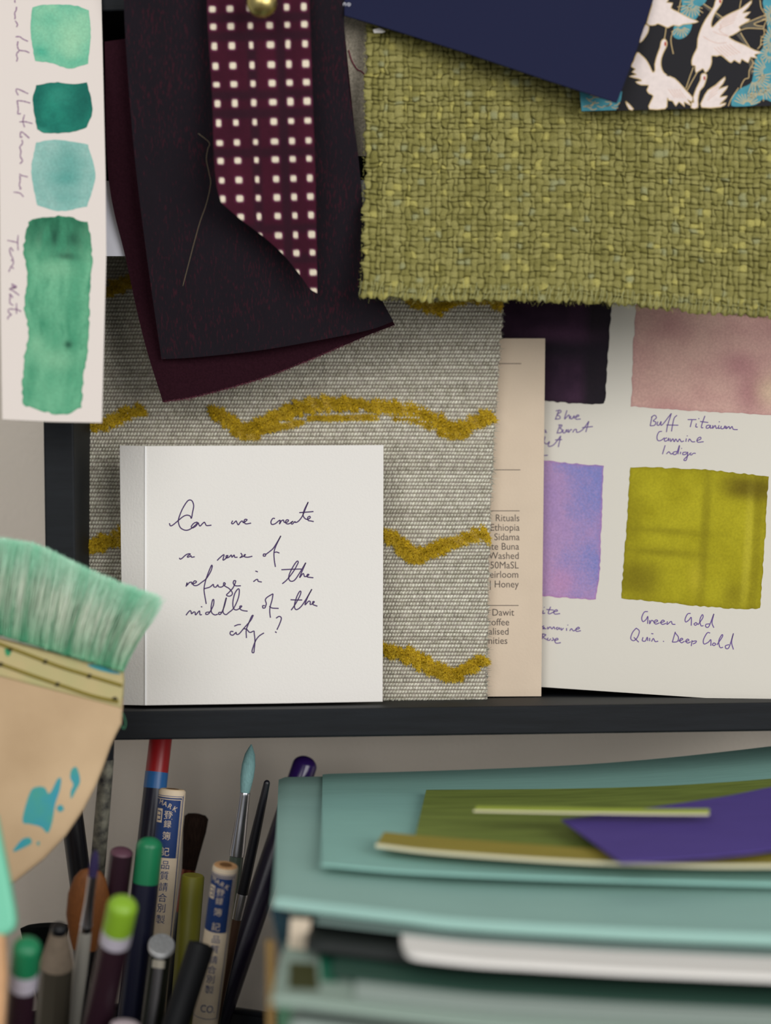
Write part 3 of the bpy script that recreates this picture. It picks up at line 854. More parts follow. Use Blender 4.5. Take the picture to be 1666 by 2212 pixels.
def herring_material():
    m = bpy.data.materials.new('plum_herringbone')
    m.use_nodes = True
    nt = m.node_tree
    b = nt.nodes['Principled BSDF']
    b.inputs['Roughness'].default_value = .95
    b.inputs['Specular IOR Level'].default_value = .08
    b.inputs['Sheen Weight'].default_value = .08
    tc = nt.nodes.new('ShaderNodeTexCoord')
    L = nt.links.new
    mp = nt.nodes.new('ShaderNodeMapping')
    mp.inputs['Rotation'].default_value = (0, math.radians(38), 0)
    mp.inputs['Scale'].default_value = (2600, 1, 650)
    L(tc.outputs['Object'], mp.inputs['Vector'])
    nz = nt.nodes.new('ShaderNodeTexNoise')
    nz.inputs['Scale'].default_value = 1.0
    nz.inputs['Detail'].default_value = 2
    L(mp.outputs['Vector'], nz.inputs['Vector'])
    big = nt.nodes.new('ShaderNodeTexNoise')
    big.inputs['Scale'].default_value = 60
    L(tc.outputs['Object'], big.inputs['Vector'])
    ad = nt.nodes.new('ShaderNodeMath')
    ad.operation = 'MULTIPLY_ADD'
    ad.inputs[1].default_value = .35
    L(big.outputs['Fac'], ad.inputs[0])
    L(nz.outputs['Fac'], ad.inputs[2])
    rp = nt.nodes.new('ShaderNodeMapRange')
    rp.inputs[1].default_value = .74
    rp.inputs[2].default_value = .9
    L(ad.outputs[0], rp.inputs[0])
    mx = nt.nodes.new('ShaderNodeMix')
    mx.data_type = 'RGBA'
    mx.inputs[6].default_value = (*lin((29, 24, 30)), 1)
    mx.inputs[7].default_value = (*lin((54, 25, 34)), 1)
    L(rp.outputs[0], mx.inputs[0])
    L(mx.outputs[2], b.inputs['Base Color'])
    bp = nt.nodes.new('ShaderNodeBump')
    bp.inputs['Strength'].default_value = .3
    bp.inputs['Distance'].default_value = .0003
    L(nz.outputs['Fac'], bp.inputs['Height'])
    L(bp.outputs['Normal'], b.inputs['Normal'])
    return m


burg = M('burgundy_cloth', (40, 17, 25), .95, .06, noise=(1800, .2), bump=(2600, .35, .0004))


def drape(name, top, bottom, left, right, nu, nv, zf, mat, parent, th=.7, ripple=.8, seed=1, col=None):
    G = coons(top, bottom, left, right, nu, nv)
    z = zf(G[..., 0], G[..., 1]) + (fbm(nv, nu, 4, seed) - .5) * 2 * ripple
    return slab(name, P(G[..., 0], G[..., 1], z), P(G[..., 0], G[..., 1], z + th), mat, parent, col)


zl = lambda x, y: np.interp(y, [-40, 300, 640, 870], [583, 590, 599, 601])
drape('lining_layer', [(226, 90), (450, 60), (742, 40)], [(352, 869), (420, 858), (520, 832), (600, 806), (700, 765), (800, 722), (853, 702)],
      [(226, 90), (234, 380), (272, 560), (310, 730), (352, 869)], [(742, 40), (770, 320), (790, 560), (853, 702)], 90, 120, zl, burg, plum, seed=3)
zt = lambda x, y: np.interp(y, [-40, 300, 640, 780], [578, 584, 593, 597]) + np.where(x < 420, (420 - x) * .012, 0)
drape('front_layer', [(266, -40), (500, -40), (744, -40)], [(349, 776), (420, 772), (560, 757), (700, 733), (800, 712), (850, 694)],
      [(266, -40), (272, 100), (290, 330), (318, 560), (349, 776)], [(744, -40), (744, 50), (754, 190), (772, 320), (782, 420), (792, 560), (822, 640), (850, 694)], 110, 140, zt, herring_material(), plum, seed=5, ripple=1.0)
# frayed hem
r = np.random.default_rng(90)
hem = catmull([(352, 869), (420, 858), (520, 832), (600, 806), (700, 765), (800, 722), (853, 702)], 12)
q = resample(hem, 900) + r.normal(0, .8, (900, 2))
roots = P(q[:, 0], q[:, 1] - 2, np.full(900, 600.2))
dirs = -UV_ * r.uniform(.4, 1, 900)[:, None] + RV * r.normal(.2, .6, 900)[:, None] - YV * r.uniform(0, .5, 900)[:, None]
dirs /= np.linalg.norm(dirs, axis=1)[:, None]
c_ = mixc((52, 18, 30), (92, 32, 48), r.random(900))
hairs('frayed_hem', roots, dirs, r.uniform(.25, .9, 900), .11, vc_hair, plum, np.stack([c_, c_], 1), 91, segs=3, curl=.4)

thp = [(428, 288), (452, 308), (449, 322), (446, 345), (452, 375), (455, 398), (446, 440), (432, 480), (418, 530), (405, 580), (395, 618)]
q = catmull(thp, 8)
V = P(q[:, 0], q[:, 1], zt(q[:, 0], q[:, 1]) - 1.8)


def tube(name, pts, rad, mat, parent=None, seg=8):
    pts = np.asarray(pts, float)
    n = len(pts)
    rad = np.broadcast_to(np.asarray(rad, float), (n,))
    t = np.gradient(pts, axis=0)
    t /= np.linalg.norm(t, axis=1)[:, None] + 1e-12
    ref = np.array([.31, .2, .93]) if abs(t[:, 2]).mean() < .7 else np.array([.3, .9, .1])
    a = np.cross(t, ref)
    a /= np.linalg.norm(a, axis=1)[:, None]
    b = np.cross(t, a)
    th = np.linspace(0, 2 * math.pi, seg, endpoint=False)
    V = (pts[:, None] + rad[:, None, None] * (a[:, None] * np.cos(th)[None, :, None] + b[:, None] * np.sin(th)[None, :, None])).reshape(-1, 3)
    fs = [[i * seg + j, i * seg + (j + 1) % seg, (i + 1) * seg + (j + 1) % seg, (i + 1) * seg + j] for i in range(n - 1) for j in range(seg)]
    fs += [list(range(seg))[::-1], [(n - 1) * seg + j for j in range(seg)]]
    return mesh_np(name, V, fs, mat, parent)


tag(tube('loose_thread', V, .055, M('pale_thread', (138, 122, 96), .7, .2), None, 5), 'fine pale loose thread lying on the dark plum cloth', 'thread')

# ------------------------------------------------------------------ dotted strip
zd = lambda x, y: np.interp(y, [-40, 300, 480, 640], [574, 576, 581, 586]) - np.clip((560 - x) / 110, 0, 1) * np.clip((y - 250) / 200, 0, 1) * 4.0
nu, nv = 110, 280
top = [(446, -40), (560, -40), (668, -40)]
lef = [(446, -40), (449, 60), (458, 200), (462, 330), (468, 400), (478, 438)]
rig = [(668, -40), (672, 100), (680, 330), (684, 500), (686, 634)]
bot = [(478, 438), (520, 474), (570, 512), (610, 548), (645, 590), (668, 622), (686, 634)]
G = coons(top, bot, lef, rig, nu, nv)
gx, gy = G[..., 0], G[..., 1]
c = mixc((70, 24, 40), (54, 20, 33), fbm(nv, nu, 5, 13))
colx = lambda k_, y: np.array([461, 499, 541, 583, 621, 658])[k_] + (y - 60) * np.array([.055, .052, .046, .042, .04, .035])[k_]
rowy = [18, 58, 100, 143, 183, 224, 266, 309, 348, 390, 430, 470, 512, 551, 594, 634]
wx = np.array([15, 16, 12, 17, 14, 16])
hy = np.array([16, 15, 18, 16, 14, 16, 15, 15, 14, 15, 16, 15, 15, 14, 14, 14])
rd = np.random.default_rng(17)
dark = np.zeros((nv, nu))
for k_ in (2, 4):
    dark = np.maximum(dark, .62 * np.exp(-((gx - colx(k_, gy) + (17 if k_ == 4 else 0)) / 11) ** 4))
for y_ in (38, 78, 205, 245, 330, 495, 560):
    dark = np.maximum(dark, .55 * np.exp(-((gy - y_ + (gx - 560) * .02) / 11) ** 4))
c = over(c, (36, 24, 32), dark)
halo, core = np.zeros((nv, nu)), np.zeros((nv, nu))
for k_ in range(6):
    for i_, y_ in enumerate(rowy):
        yc = y_ - (k_ - 0) * 1.1 + (0 if i_ else 2)
        w_, h_ = wx[k_] / 2 * rd.uniform(.7, .95), hy[i_] / 2 * rd.uniform(.75, 1.0)
        dx, dy = np.abs(gx - colx(k_, yc)) / w_, np.abs(gy - yc) / h_
        d = (dx ** 4 + dy ** 4) ** .25
        core = np.maximum(core, np.clip((1.12 - d) / .25, 0, 1))
        halo = np.maximum(halo, np.clip((1.75 - d) / .7, 0, 1))
c = over(c, (120, 52, 88), halo * .6)
c = over(c, (226, 214, 190), core)
z = zd(gx, gy)
dots = thing('dotted_fabric_strip', 'burgundy fabric strip with rows of small white squares and a pointed cut end', 'fabric swatch', P(600, 632, 586))
slab('cloth', P(gx, gy, z), P(gx, gy, z + .5), vc_flat, dots, c)
q = catmull([(478, 438), (520, 474), (570, 512), (610, 548), (645, 590), (668, 622), (686, 634)], 8)

# ------------------------------------------------------------------ lathe parts along an axis


PLACED = []
JAR = (-72.0, 578.0)


class Axis:
    """axis from a top point down to the height z_floor; d is measured in mm from the top.
    With rad (px) the stick is stood in the jar clear of the rim and of its neighbours."""
    def __init__(s, top, low, floor=7.5, stop=None, rad=None):
        best = None
        for dz, tz in ([(0, 0)] if rad is None else [(a, b) for a in range(-60, 62, 4) for b in (0, -5, 5, -10, 10)]):
            l, tp = (low[0], low[1], low[2] + dz + tz), (top[0], top[1], top[2] + tz)
            s.set(tp, l, floor, stop)
            if rad is None:
                break
            r = s.mm(rad) * 1.03
            t = np.linspace(0, 1, 40)[:, None]
            q = s.top + s.dn * (s.L * t)
            pen = 0.0
            inside = q[q[:, 2] < 101]
            d = np.hypot(inside[:, 0] - JAR[0], inside[:, 1] - JAR[1]) + r + .6 - 55
            pen += max(0, d.max()) * 3
            back = q[:, 1] + r - 670
            pen += max(0, back.max()) * 3
            for q2, r2 in PLACED:
                dd = np.linalg.norm(q[:, None] - q2[None], axis=2).min()
                pen += max(0, r + r2 + .3 - dd)
            sc = pen * 12 + abs(dz) * .03 + abs(tz) * .4
            if best is None or sc < best[0]:
                best = (sc, l, pen, q, r, tp)
        if rad is not None:
            s.set(best[5], best[1], floor, stop)
            qq = np.linspace(0, 1, 160)[:, None]
            PLACED.append((s.top + s.dn * (s.L * qq), best[4]))

    def set(s, top, low, floor, stop):
        s.top = P(*top)
        d = P(*low) - s.top
        s.dn = d / np.linalg.norm(d)
        s.L = (s.top[2] - floor) / -s.dn[2] if stop is None else stop
        s.bot = s.top + s.dn * s.L
        s.ztop = top[2]
        e1 = C0 - s.top
        e1 = e1 - s.dn * np.dot(e1, s.dn)
        s.e1 = e1 / np.linalg.norm(e1)                 # towards the camera
        s.e2 = np.cross(-s.dn, s.e1)                   # to the right as the camera sees it
        if np.dot(s.e2, RV) < 0:
            s.e2 = -s.e2

    def mm(s, px):
        return px * s.ztop / F

    def at(s, ang, d, r):
        ang, d, r = np.asarray(ang, float), np.asarray(d, float), np.asarray(r, float)
        return s.top + s.dn * d[..., None] + (s.e1 * np.cos(ang)[..., None] + s.e2 * np.sin(ang)[..., None]) * r[..., None]


def lathe(name, ax, prof, mat, parent=None, seg=28, flatten=1.0, rot=0.0, facets=False, cap=True):
    """prof: list of (d mm from top, radius mm)"""
    th = np.linspace(0, 2 * math.pi, seg, endpoint=False) + rot
    V = []
    for d, r_ in prof:
        V.append(ax.top + ax.dn * d + (ax.e1[None] * (np.cos(th) * r_ * flatten)[:, None] + ax.e2[None] * (np.sin(th) * r_)[:, None]))
    n = len(prof)
    V = np.concatenate(V)
    fs = [[i * seg + j, (i + 1) * seg + j, (i + 1) * seg + (j + 1) % seg, i * seg + (j + 1) % seg] for i in range(n - 1) for j in range(seg)]
    if cap:
        fs += [list(range(seg)), [(n - 1) * seg + j for j in range(seg)][::-1]]
    o = mesh_np(name, V, fs, mat, parent, smooth=not facets)
    if not facets:
        try:
            o.data.set_sharp_from_angle(angle=math.radians(40))
        except Exception:
            pass
    return o


def dome(r_, h, d0=0.0, n=7):
    return [(d0 + h * (1 - math.cos(t)), max(.02, r_ * math.sin(t))) for t in np.linspace(.02, math.pi / 2, n)]


# ------------------------------------------------------------------ brass pin
pin = thing('push_pin', 'round brass push pin holding the dotted strip and plum cloth', 'pin', P(566, 6, 574))
axp = Axis((566, 6, 562), (566, 6, 590), stop=30)
hd = axp.mm(33)
lathe('pin_head', axp, [(0, .05), (.25, hd * .35), (.8, hd * .68), (1.6, hd * .9), (2.6, hd), (3.1, hd * .98), (3.2, .9)], brass, pin, 40)
lathe('pin_shaft', axp, [(3.1, .6), (28, .6), (30, .05)], brass, pin, 12)

# ------------------------------------------------------------------ green boucle cloth
green = thing('green_fabric_swatch', 'large olive green basket weave cloth hanging across the upper part of the shelf', 'fabric swatch', P(1240, 650, 586))
CW, CHh = 70, 56
SU, SV = 8, 8
nu, nv = CW * SU + 1, CHh * SV + 1
rg = np.random.default_rng(23)
cw_ = rg.uniform(.72, 1.28, CW)
rh_ = rg.uniform(.75, 1.25, CHh)
ub = np.concatenate([[0], np.cumsum(cw_)]) / cw_.sum()
vb = np.concatenate([[0], np.cumsum(rh_)]) / rh_.sum()
uu = np.interp(np.arange(nu) / SU, np.arange(CW + 1), ub)
vv = np.interp(np.arange(nv) / SV, np.arange(CHh + 1), vb)
top = [(800, -40), (1200, -40), (1730, -40)]
lef = [(800, -40), (791, 90), (788, 300), (784, 480), (782, 580), (776, 641)]
bot = [(776, 641), (840, 645), (920, 649), (1085, 650), (1250, 653), (1400, 664), (1560, 679), (1666, 688), (1730, 694)]
rig = [(1730, -40), (1732, 300), (1730, 694)]
G0 = coons(top, bot, lef, rig, 160, 140)
us, vs_ = np.linspace(0, 1, 160), np.linspace(0, 1, 140)
tmp = np.stack([np.stack([np.interp(uu, us, G0[i, :, k]) for i in range(140)], 0) for k in range(2)], -1)
G = np.stack([np.stack([np.interp(vv, vs_, tmp[:, j, k]) for j in range(nu)], 1) for k in range(2)], -1)
ii, jj = np.arange(nv), np.arange(nu)
fv, fu = (ii / SV) % 1.0, (jj / SU) % 1.0
ri, ci = np.minimum(ii // SV, CHh - 1), np.minimum(jj // SU, CW - 1)
chk = ((np.arange(CHh)[:, None] + np.arange(CW)[None]) % 2)
colv = rg.uniform(.8, 1.2, (1, CW)) * rg.uniform(.85, 1.15, (CHh, 1))
amp = np.where(chk == 0, 1.0, .66) * rg.uniform(.75, 1.2, (CHh, CW)) * colv
du, dv = np.abs(2 * fu - 1)[None], np.abs(2 * fv - 1)[:, None]
over_ = chk[ri][:, ci]
size = rg.uniform(.86, 1.12, (CHh, CW)) * np.where(chk == 0, 1.03, .95)
sz = size[ri][:, ci]
rho = (du ** 2.2 + dv ** 2.2) / sz ** 2
dome_ = np.clip(1 - rho / 1.5, 0, 1) ** .8
hgt = dome_ * amp[ri][:, ci] * .95
jit = (vnoise(nv, nu, 90, 90, 31) - .5)
Gx = G[..., 0] + (vnoise(nv, nu, 60, 80, 32) - .5) * 7
Gy = G[..., 1] + (vnoise(nv, nu, 70, 60, 33) - .5) * 6
be = np.exp(-(nv - 1 - ii) / 3.0)[:, None]
Gy = Gy + be * (vnoise(nv, nu, 3, 140, 35) - .4) * 9
le = np.exp(-jj / 3.0)[None]
Gx = Gx + le * (vnoise(nv, nu, 120, 3, 36) - .5) * 8
zg = np.interp(Gy, [-40, 300, 650], [584.5, 586, 584]) + (fbm(nv, nu, 3, 37) - .5) * 3.0 - np.clip((Gy - 560) / 90, 0, 1) ** 2 * 1.5
hgt = hgt + jit * .25
pts = P(Gx, Gy, zg - hgt)
t1 = rg.random((CHh, CW)) * .7 + .3 * rg.random((1, CW))
cc = mixc((120, 115, 62), (152, 146, 90), t1)
cc = np.where((rg.random((CHh, CW)) < .05)[..., None], np.array(lin((146, 146, 104))), cc)
cc = np.where((rg.random((CHh, CW)) < .06)[..., None], np.array(lin((168, 160, 92))), cc)[ri][:, ci]
gap = np.array(lin((96, 92, 48)))
kk = np.clip(dome_ / .3, 0, 1)[..., None]
kern = np.array([1, 2, 3, 2, 1]) / 9.0
for ax_ in (0, 1):                       # yarn tints melt into one another
    cc = sum(w_ * np.roll(cc, k_ - 2, ax_) for k_, w_ in enumerate(kern))
cc = gap * (1 - kk) + cc * kk
slab('cloth', pts, P(Gx, Gy, zg + 1.2), vc_cloth, green, cc)
# overlock stitching and stray fibres on the hem
r = np.random.default_rng(95)
hb = resample(catmull(bot, 10), 130)
st = []
for x, y in hb:
    st.append([(x + r.normal(0, 2), y - 4), (x + r.normal(2, 3), y - 18 + r.normal(0, 4)), (x + r.normal(5, 3), y - 32 + r.normal(0, 5))])
zq = lambda x, y: P(x, y, np.interp(y, [-40, 300, 650], [584.5, 586, 584]) - 2.9)
ribbons('hem_stitching', zq, st, .9, M('pale_stitch', (158, 158, 110), .8, .2), green, n=3)
n_ = 700
hx = r.random(n_)
q = resample(catmull(bot, 10), 800)[(hx * 799).astype(int)]
lq = resample(catmull(lef, 10), 400)[(r.random(250) * 399).astype(int)]
q = np.vstack([q, lq])
n_ = len(q)
roots = P(q[:, 0], q[:, 1] - 3, np.full(n_, 583.5))
lf = np.arange(n_) >= 700
dirs = -UV_ * np.where(lf, r.normal(0, .4, n_), r.uniform(.3, 1, n_))[:, None] + RV * np.where(lf, -r.uniform(.2, .8, n_), r.normal(0, .6, n_))[:, None] - YV * r.uniform(.1, .8, n_)[:, None]
dirs /= np.linalg.norm(dirs, axis=1)[:, None]
c_ = mixc((120, 118, 50), (178, 172, 100), r.random(n_))
hairs('frayed_edge', roots, dirs, np.where(lf, r.uniform(.25, .7, n_), r.uniform(.4, 1.5, n_)), .09, vc_hair, green, np.stack([c_, c_], 1), 96, segs=3, curl=.4)

# ------------------------------------------------------------------ crane patterned paper
KP = flat(580.5, 0, 200)
crane = thing('patterned_paper', 'black paper printed with white cranes and teal pine, gold outlined, over the green cloth', 'patterned paper', P(1480, 236, 580))
prism('paper_sheet', KP, [(1250, -60), (1740, -60), (1738, 226), (1666, 228.5), (1450, 236), (1256, 241)], .35, black_print, crane)
E = lambda l: [(1240 + x / 7.573, y / 7.573) for x, y in l]
Fk = lambda l: [(1440 + x / 7.372, y / 7.372) for x, y in l]
cr1 = E([(1035, 860), (1100, 900), (1180, 980), (1240, 1080), (1290, 1185), (1328, 1150), (1325, 1050), (1365, 900), (1410, 780), (1430, 680), (1470, 640), (1500, 650), (1525, 700), (1515, 760), (1470, 850), (1430, 960), (1425, 1080), (1470, 1190), (1560, 1250)]) + Fk([(0, 1200), (130, 1250), (250, 1370), (330, 1460), (420, 1560), (430, 1640), (330, 1580), (400, 1690), (280, 1620), (290, 1700), (200, 1620), (150, 1690), (100, 1610), (40, 1600)]) + E([(1530, 1600), (1525, 1700), (1490, 1780), (1235, 1785), (1250, 1680), (1300, 1570), (1230, 1530), (1195, 1470), (1225, 1395), (1100, 1390), (1010, 1340), (1110, 1325), (1060, 1290), (905, 1250), (1030, 1220), (950, 1180), (1010, 1130), (940, 1090), (980, 1000)])
cr2 = Fk([(800, -30), (890, -30), (860, 80), (790, 180), (740, 280), (712, 380), (730, 440), (800, 370), (900, 280), (1050, 200), (1200, 130), (1370, 0), (1300, 120), (1210, 210), (1340, 190), (1240, 285), (1330, 310), (1250, 370), (1150, 430), (1180, 480), (1050, 560), (990, 590), (1100, 660), (1250, 720), (1400, 800), (1520, 840), (1400, 870), (1450, 930), (1340, 910), (1300, 1000), (1200, 940), (1170, 1010), (1080, 955), (1030, 1000), (960, 950), (870, 880), (800, 895), (720, 890), (720, 980), (690, 1080), (620, 1160), (580, 1090), (470, 1160), (460, 1050), (410, 1040), (405, 960), (440, 860), (490, 760), (500, 620), (550, 460), (620, 320), (700, 200), (760, 100)])
cr3 = Fk([(590, 1170), (640, 1190), (630, 1270), (590, 1380), (530, 1450), (500, 1600), (500, 1712), (392, 1716), (430, 1540), (480, 1400), (540, 1280), (550, 1200)])
cr4 = Fk([(558, 1710), (580, 1580), (660, 1440), (780, 1360), (940, 1220), (900, 1330), (830, 1420), (980, 1370), (900, 1480), (850, 1550), (970, 1530), (900, 1610), (850, 1660), (950, 1640), (860, 1705)])
cr0 = E([(1290, -40), (1280, 80), (1190, 390), (1240, 415), (1330, 410), (1380, 388), (1510, 445)]) + Fk([(30, 440), (110, 400), (200, 420), (260, 390), (390, 375), (510, 345), (390, 300), (180, 190), (70, 130), (100, 50), (0, 40)]) + E([(1560, -40)])
cr5 = E([(1185, 395), (1222, 410), (1220, 500), (1170, 600), (1080, 700), (1110, 520)])
cr6 = E([(845, 1655), (975, 1785), (905, 1790)])
tl = [Fk([(270, -30), (620, -30), (600, 60), (530, 110), (530, 200), (480, 290), (430, 310), (300, 270), (220, 200), (250, 80)]), Fk([(110, 480), (150, 400), (390, 380), (400, 430), (370, 510), (300, 590), (200, 625), (130, 600), (100, 550)]),
      Fk([(1550, -30), (1900, -30), (1900, 1540), (1600, 1590), (1530, 1580), (1440, 1660), (1300, 1690), (1060, 1693), (1035, 1640), (1060, 1540), (1180, 1410), (1340, 1330), (1380, 1200), (1400, 1050), (1420, 930), (1490, 820), (1540, 750), (1550, 600), (1610, 480), (1580, 250)]), E([(92, 1300), (790, 1500), (770, 1640), (730, 1720), (690, 1800), (128, 1818), (96, 1520)])]
kf = lambda o: (lambda x, y: KP.at(x, y, o))
patches('grey_branch_print', kf(.04), [Fk([(560, 80), (600, 60), (900, 270), (860, 320)]), Fk([(1150, 440), (1570, 240), (1590, 310), (1400, 380), (1540, 420), (1540, 470), (1250, 450)]), Fk([(1110, 550), (1190, 520), (1330, 760), (1280, 760)]), Fk([(1310, 980), (1400, 960), (1380, 1180), (1340, 1180)])], grey_print, crane, 0)
patches('teal_pine_print', kf(.05), tl[:3], teal_print, crane, 3)
patches('teal_pine_print', kf(.05), tl[3:], teal_print, crane, 0)
patches('crane_print', kf(.07), [cr0, cr1, cr2, cr3, cr4, cr5, cr6], white_print, crane, 2)
gl = []
rk = np.random.default_rng(44)
for (cx, cy, a0, a1, R, n_) in [(1600, 1140, 2.0, 4.3, 260, 9), (1390, 1230, -.2, 1.9, 330, 11), (1290, 1680, 3.5, 6.0, 230, 11), (1700, 640, 1.8, 4.4, 230, 9), (1700, 250, 1.8, 4.4, 200, 9), (1640, 860, 1.2, 4.5, 170, 9), (1480, 1560, 3.2, 5.4, 200, 8), (400, 80, .3, 3.0, 230, 10), (230, 420, .4, 2.6, 190, 8), (1550, 1400, -.5, 1.6, 230, 8), (470, 40, 2.4, 4.4, 200, 6)]:
    for a in np.linspace(a0, a1, n_):
        q0, q1 = R * .25, R * rk.uniform(.75, 1.0)
        gl.append(Fk([(cx + math.cos(a) * q0, cy + math.sin(a) * q0), (cx + math.cos(a) * (q0 + q1) / 2 + rk.normal(0, 4), cy + math.sin(a) * (q0 + q1) / 2), (cx + math.cos(a) * q1, cy + math.sin(a) * q1)]))
for i in range(34):
    x, y = rk.uniform(130, 660), rk.uniform(1500, 1790)
    a = rk.uniform(-.9, .9)
    if y > 1490 + (x - 95) * .25:
        gl.append(E([(x, y), (x + 60 * math.cos(a), min(1800, y + 60 * math.sin(a) + 14)), (x + 110 * math.cos(a), min(1805, y + 110 * math.sin(a)))]))
keep = []
for l in gl:
    if max(y for x, y in l) < 226 + (1666 - l[0][0]) * .03 and max(x for x, y in l) < 1735:
        keep.append(l)
lines = keep + [Fk([(430, 1070), (370, 1230), (310, 1410)]), Fk([(490, 1150), (400, 1310), (330, 1440)]), Fk([(1490, 0), (1510, 130), (1580, 240), (1590, 320), (1550, 440), (1560, 540), (1510, 620), (1500, 720), (1450, 780)]), Fk([(1350, 940), (1380, 1010), (1320, 1120), (1310, 1240), (1250, 1260), (1200, 1340), (1180, 1410)]), Fk([(1150, 1400), (1040, 1560), (985, 1690)]), Fk([(105, 500), (70, 640), (110, 860)]), Fk([(230, 0), (190, 190)]), Fk([(1190, 0), (1165, 130)]), Fk([(1180, 480), (1300, 450), (1540, 460)]), Fk([(1260, 370), (1400, 310), (1570, 240)]), Fk([(1180, 520), (1250, 640), (1330, 760)]), Fk([(1390, 380), (1460, 350), (1580, 310)]), Fk([(1390, 385), (1450, 410), (1540, 420)]), Fk([(590, 60), (730, 150)]), Fk([(780, 200), (890, 280)]), E([(1510, 450), (1495, 560), (1480, 640)])]
ribbons('gold_line_print', kf(.06), lines, 1.7, gold, crane, n=3)
ribbons('gold_outline_print', kf(.085), [cr0, cr1, cr2, cr3, cr4, cr5, cr6], 2.0, gold, crane, n=2, closed=True)
fth = []
for (x0, y0, x1, y1, n_, dx, dy) in [(760, 760, 1000, 700, 6, 180, 150), (820, 470, 900, 300, 5, 250, -110), (650, 1600, 700, 1440, 4, 160, -120), (30, 1420, 200, 1420, 5, 110, 140)]:
    for t in np.linspace(0, 1, n_):
        x, y = x0 + (x1 - x0) * t, y0 + (y1 - y0) * t
        fth.append(Fk([(x, y), (x + dx * .5, y + dy * .55), (x + dx, y + dy)]))
fth += [Fk([(580, 580), (700, 650), (820, 690), (960, 680)]), Fk([(850, 380), (870, 440), (850, 500), (980, 570)]), Fk([(740, 500), (860, 550), (980, 575)])]
ribbons('feather_line_print', kf(.08), fth, .9, M('rose_line', (206, 160, 136), .6, .3), crane, n=3)
el = lambda cx, cy, rx, ry, fn: fn([(cx + rx * math.cos(a), cy + ry * math.sin(a)) for a in np.linspace(0, 6.28, 12, endpoint=False)])
patches('red_crown_print', kf(.09), [el(1496, 720, 17, 40, E), el(855, 20, 17, 32, Fk), el(605, 1245, 15, 34, Fk)], red_print, crane, 0)

# ------------------------------------------------------------------ navy card
NP = Plane((760, 30, 578), (1400, 30, 577), (1330, 222, 572))
nv_ = prism('navy_card', NP, [(744, -70), (1432, -70), (1410, 4), (1372, 118), (1333, 222), (1190, 176), (1000, 112), (860, 68), (744, 33)], .6, navy, bevel=.12)
tag(nv_, 'plain navy blue card pinned slantwise over the green cloth and crane paper', 'card')
ribbons('white_mark', lambda x, y: NP.at(x, y, .06), [[(742, 12), (743, 7), (746, 7), (747, 13)], [(750, 9), (753, 7), (757, 9), (754, 13), (750, 9)]], 1.6, M('white_mark_ink', (190, 190, 196), .7, .2), nv_)
tg = prism('paper_tag', flat(581, 0, 60), [(806, 64), (820, 60), (833, 68), (826, 71), (808, 71)], .3, paper)
tag(tg, 'tiny white paper corner peeking from under the navy card edge', 'paper tag')

# ------------------------------------------------------------------ paper stack (flat sheets on the desk)
def zs(z):
    return 1.0 / (.000674 + .5974 / z)


def flat_sheet(name, back, front, zb, zf, th, mat, parent=None, nu=60, nv=40, lift=0.0, rnd=True, col=None):
    """sheet lying down: back and front edges as px polylines at depths zb, zf; thickness th mm downwards"""
    zb, zf = zs(zb), zs(zf)
    t = resample(catmull(back, 8), nu)
    b = resample(catmull(front, 8), nu)
    if b.shape[1] == 3:
        zf = zs(b[:, 2])[None]
    v = np.linspace(0, 1, nv)[:, None]
    iz = (1 - v) / zb + v / zf
    px = (1 - v) * t[None, :, 0] + v * b[None, :, 0]
    py = (1 - v) * t[None, :, 1] + v * b[None, :, 1]
    pts = P(px, py, np.broadcast_to(1 / iz, px.shape))
    pts[..., 2] += lift
    back_ = pts.copy()
    back_[..., 2] -= th
    if rnd:
        rr_ = th * .45
        pts[-1, :, 2] -= rr_
        back_[-1, :, 2] += rr_ * .4
        pts[:, 0, 2] -= rr_ * .6
        pts[-2, :, 1] = pts[-1, :, 1] + rr_ * .8
    return slab(name, pts, back_, mat, parent, col)


PAD_FRONT = [(590, 1936), (700, 1950), (870, 1970), (1000, 1985), (1300, 2003), (1666, 2019), (1760, 2022)]


def deep_sheet(name, left, gap, zf, th, mat, zb=600, corner=False, **k):
    """whole sheet lying gap mm below the top of the aqua pad, running back from its visible near edge"""
    xs = [(left, 0.0)] + [(x, 0.0) for x in np.linspace(left + 60, 1760, 9)]
    if corner:
        xs = [(left, 14.0), (left + 3, 7.0), (left + 10, 2.5), (left + 22, .6)] + xs[1:]
    front, back = [], []
    for x, dz in xs:
        xp = CX + (x - CX) * zf / 437
        h = (np.interp(xp, [p[0] for p in PAD_FRONT], [p[1] for p in PAD_FRONT]) - CY) * 437 / F + gap
        z = zf + dz
        front.append((CX + (x - CX) * zf / z, CY + h * F / z, z))
        back.append((CX + (x - CX) * zf / zb, CY + (h + 1.2) * F / zb))
    return flat_sheet(name, back, front, zb, zf, th, mat, nv=60, **k)


def on_top(px, py, lift):
    """depth of a px point lying lift mm above the upper aqua sheet"""
    yt = np.interp(px, [697, 1000, 1250, 1450, 1666, 1760], [1672, 1663, 1652, 1636, 1612, 1600])
    yb = np.interp(px, [695, 900, 1250, 1666, 1760], [1868, 1885, 1900, 1912, 1914])
    k_ = (py - yt) / (yb - yt)
    iz = (1 - k_) / zs(645) + k_ / zs(470)
    return (1 / iz) * (1 - lift / 73.0)


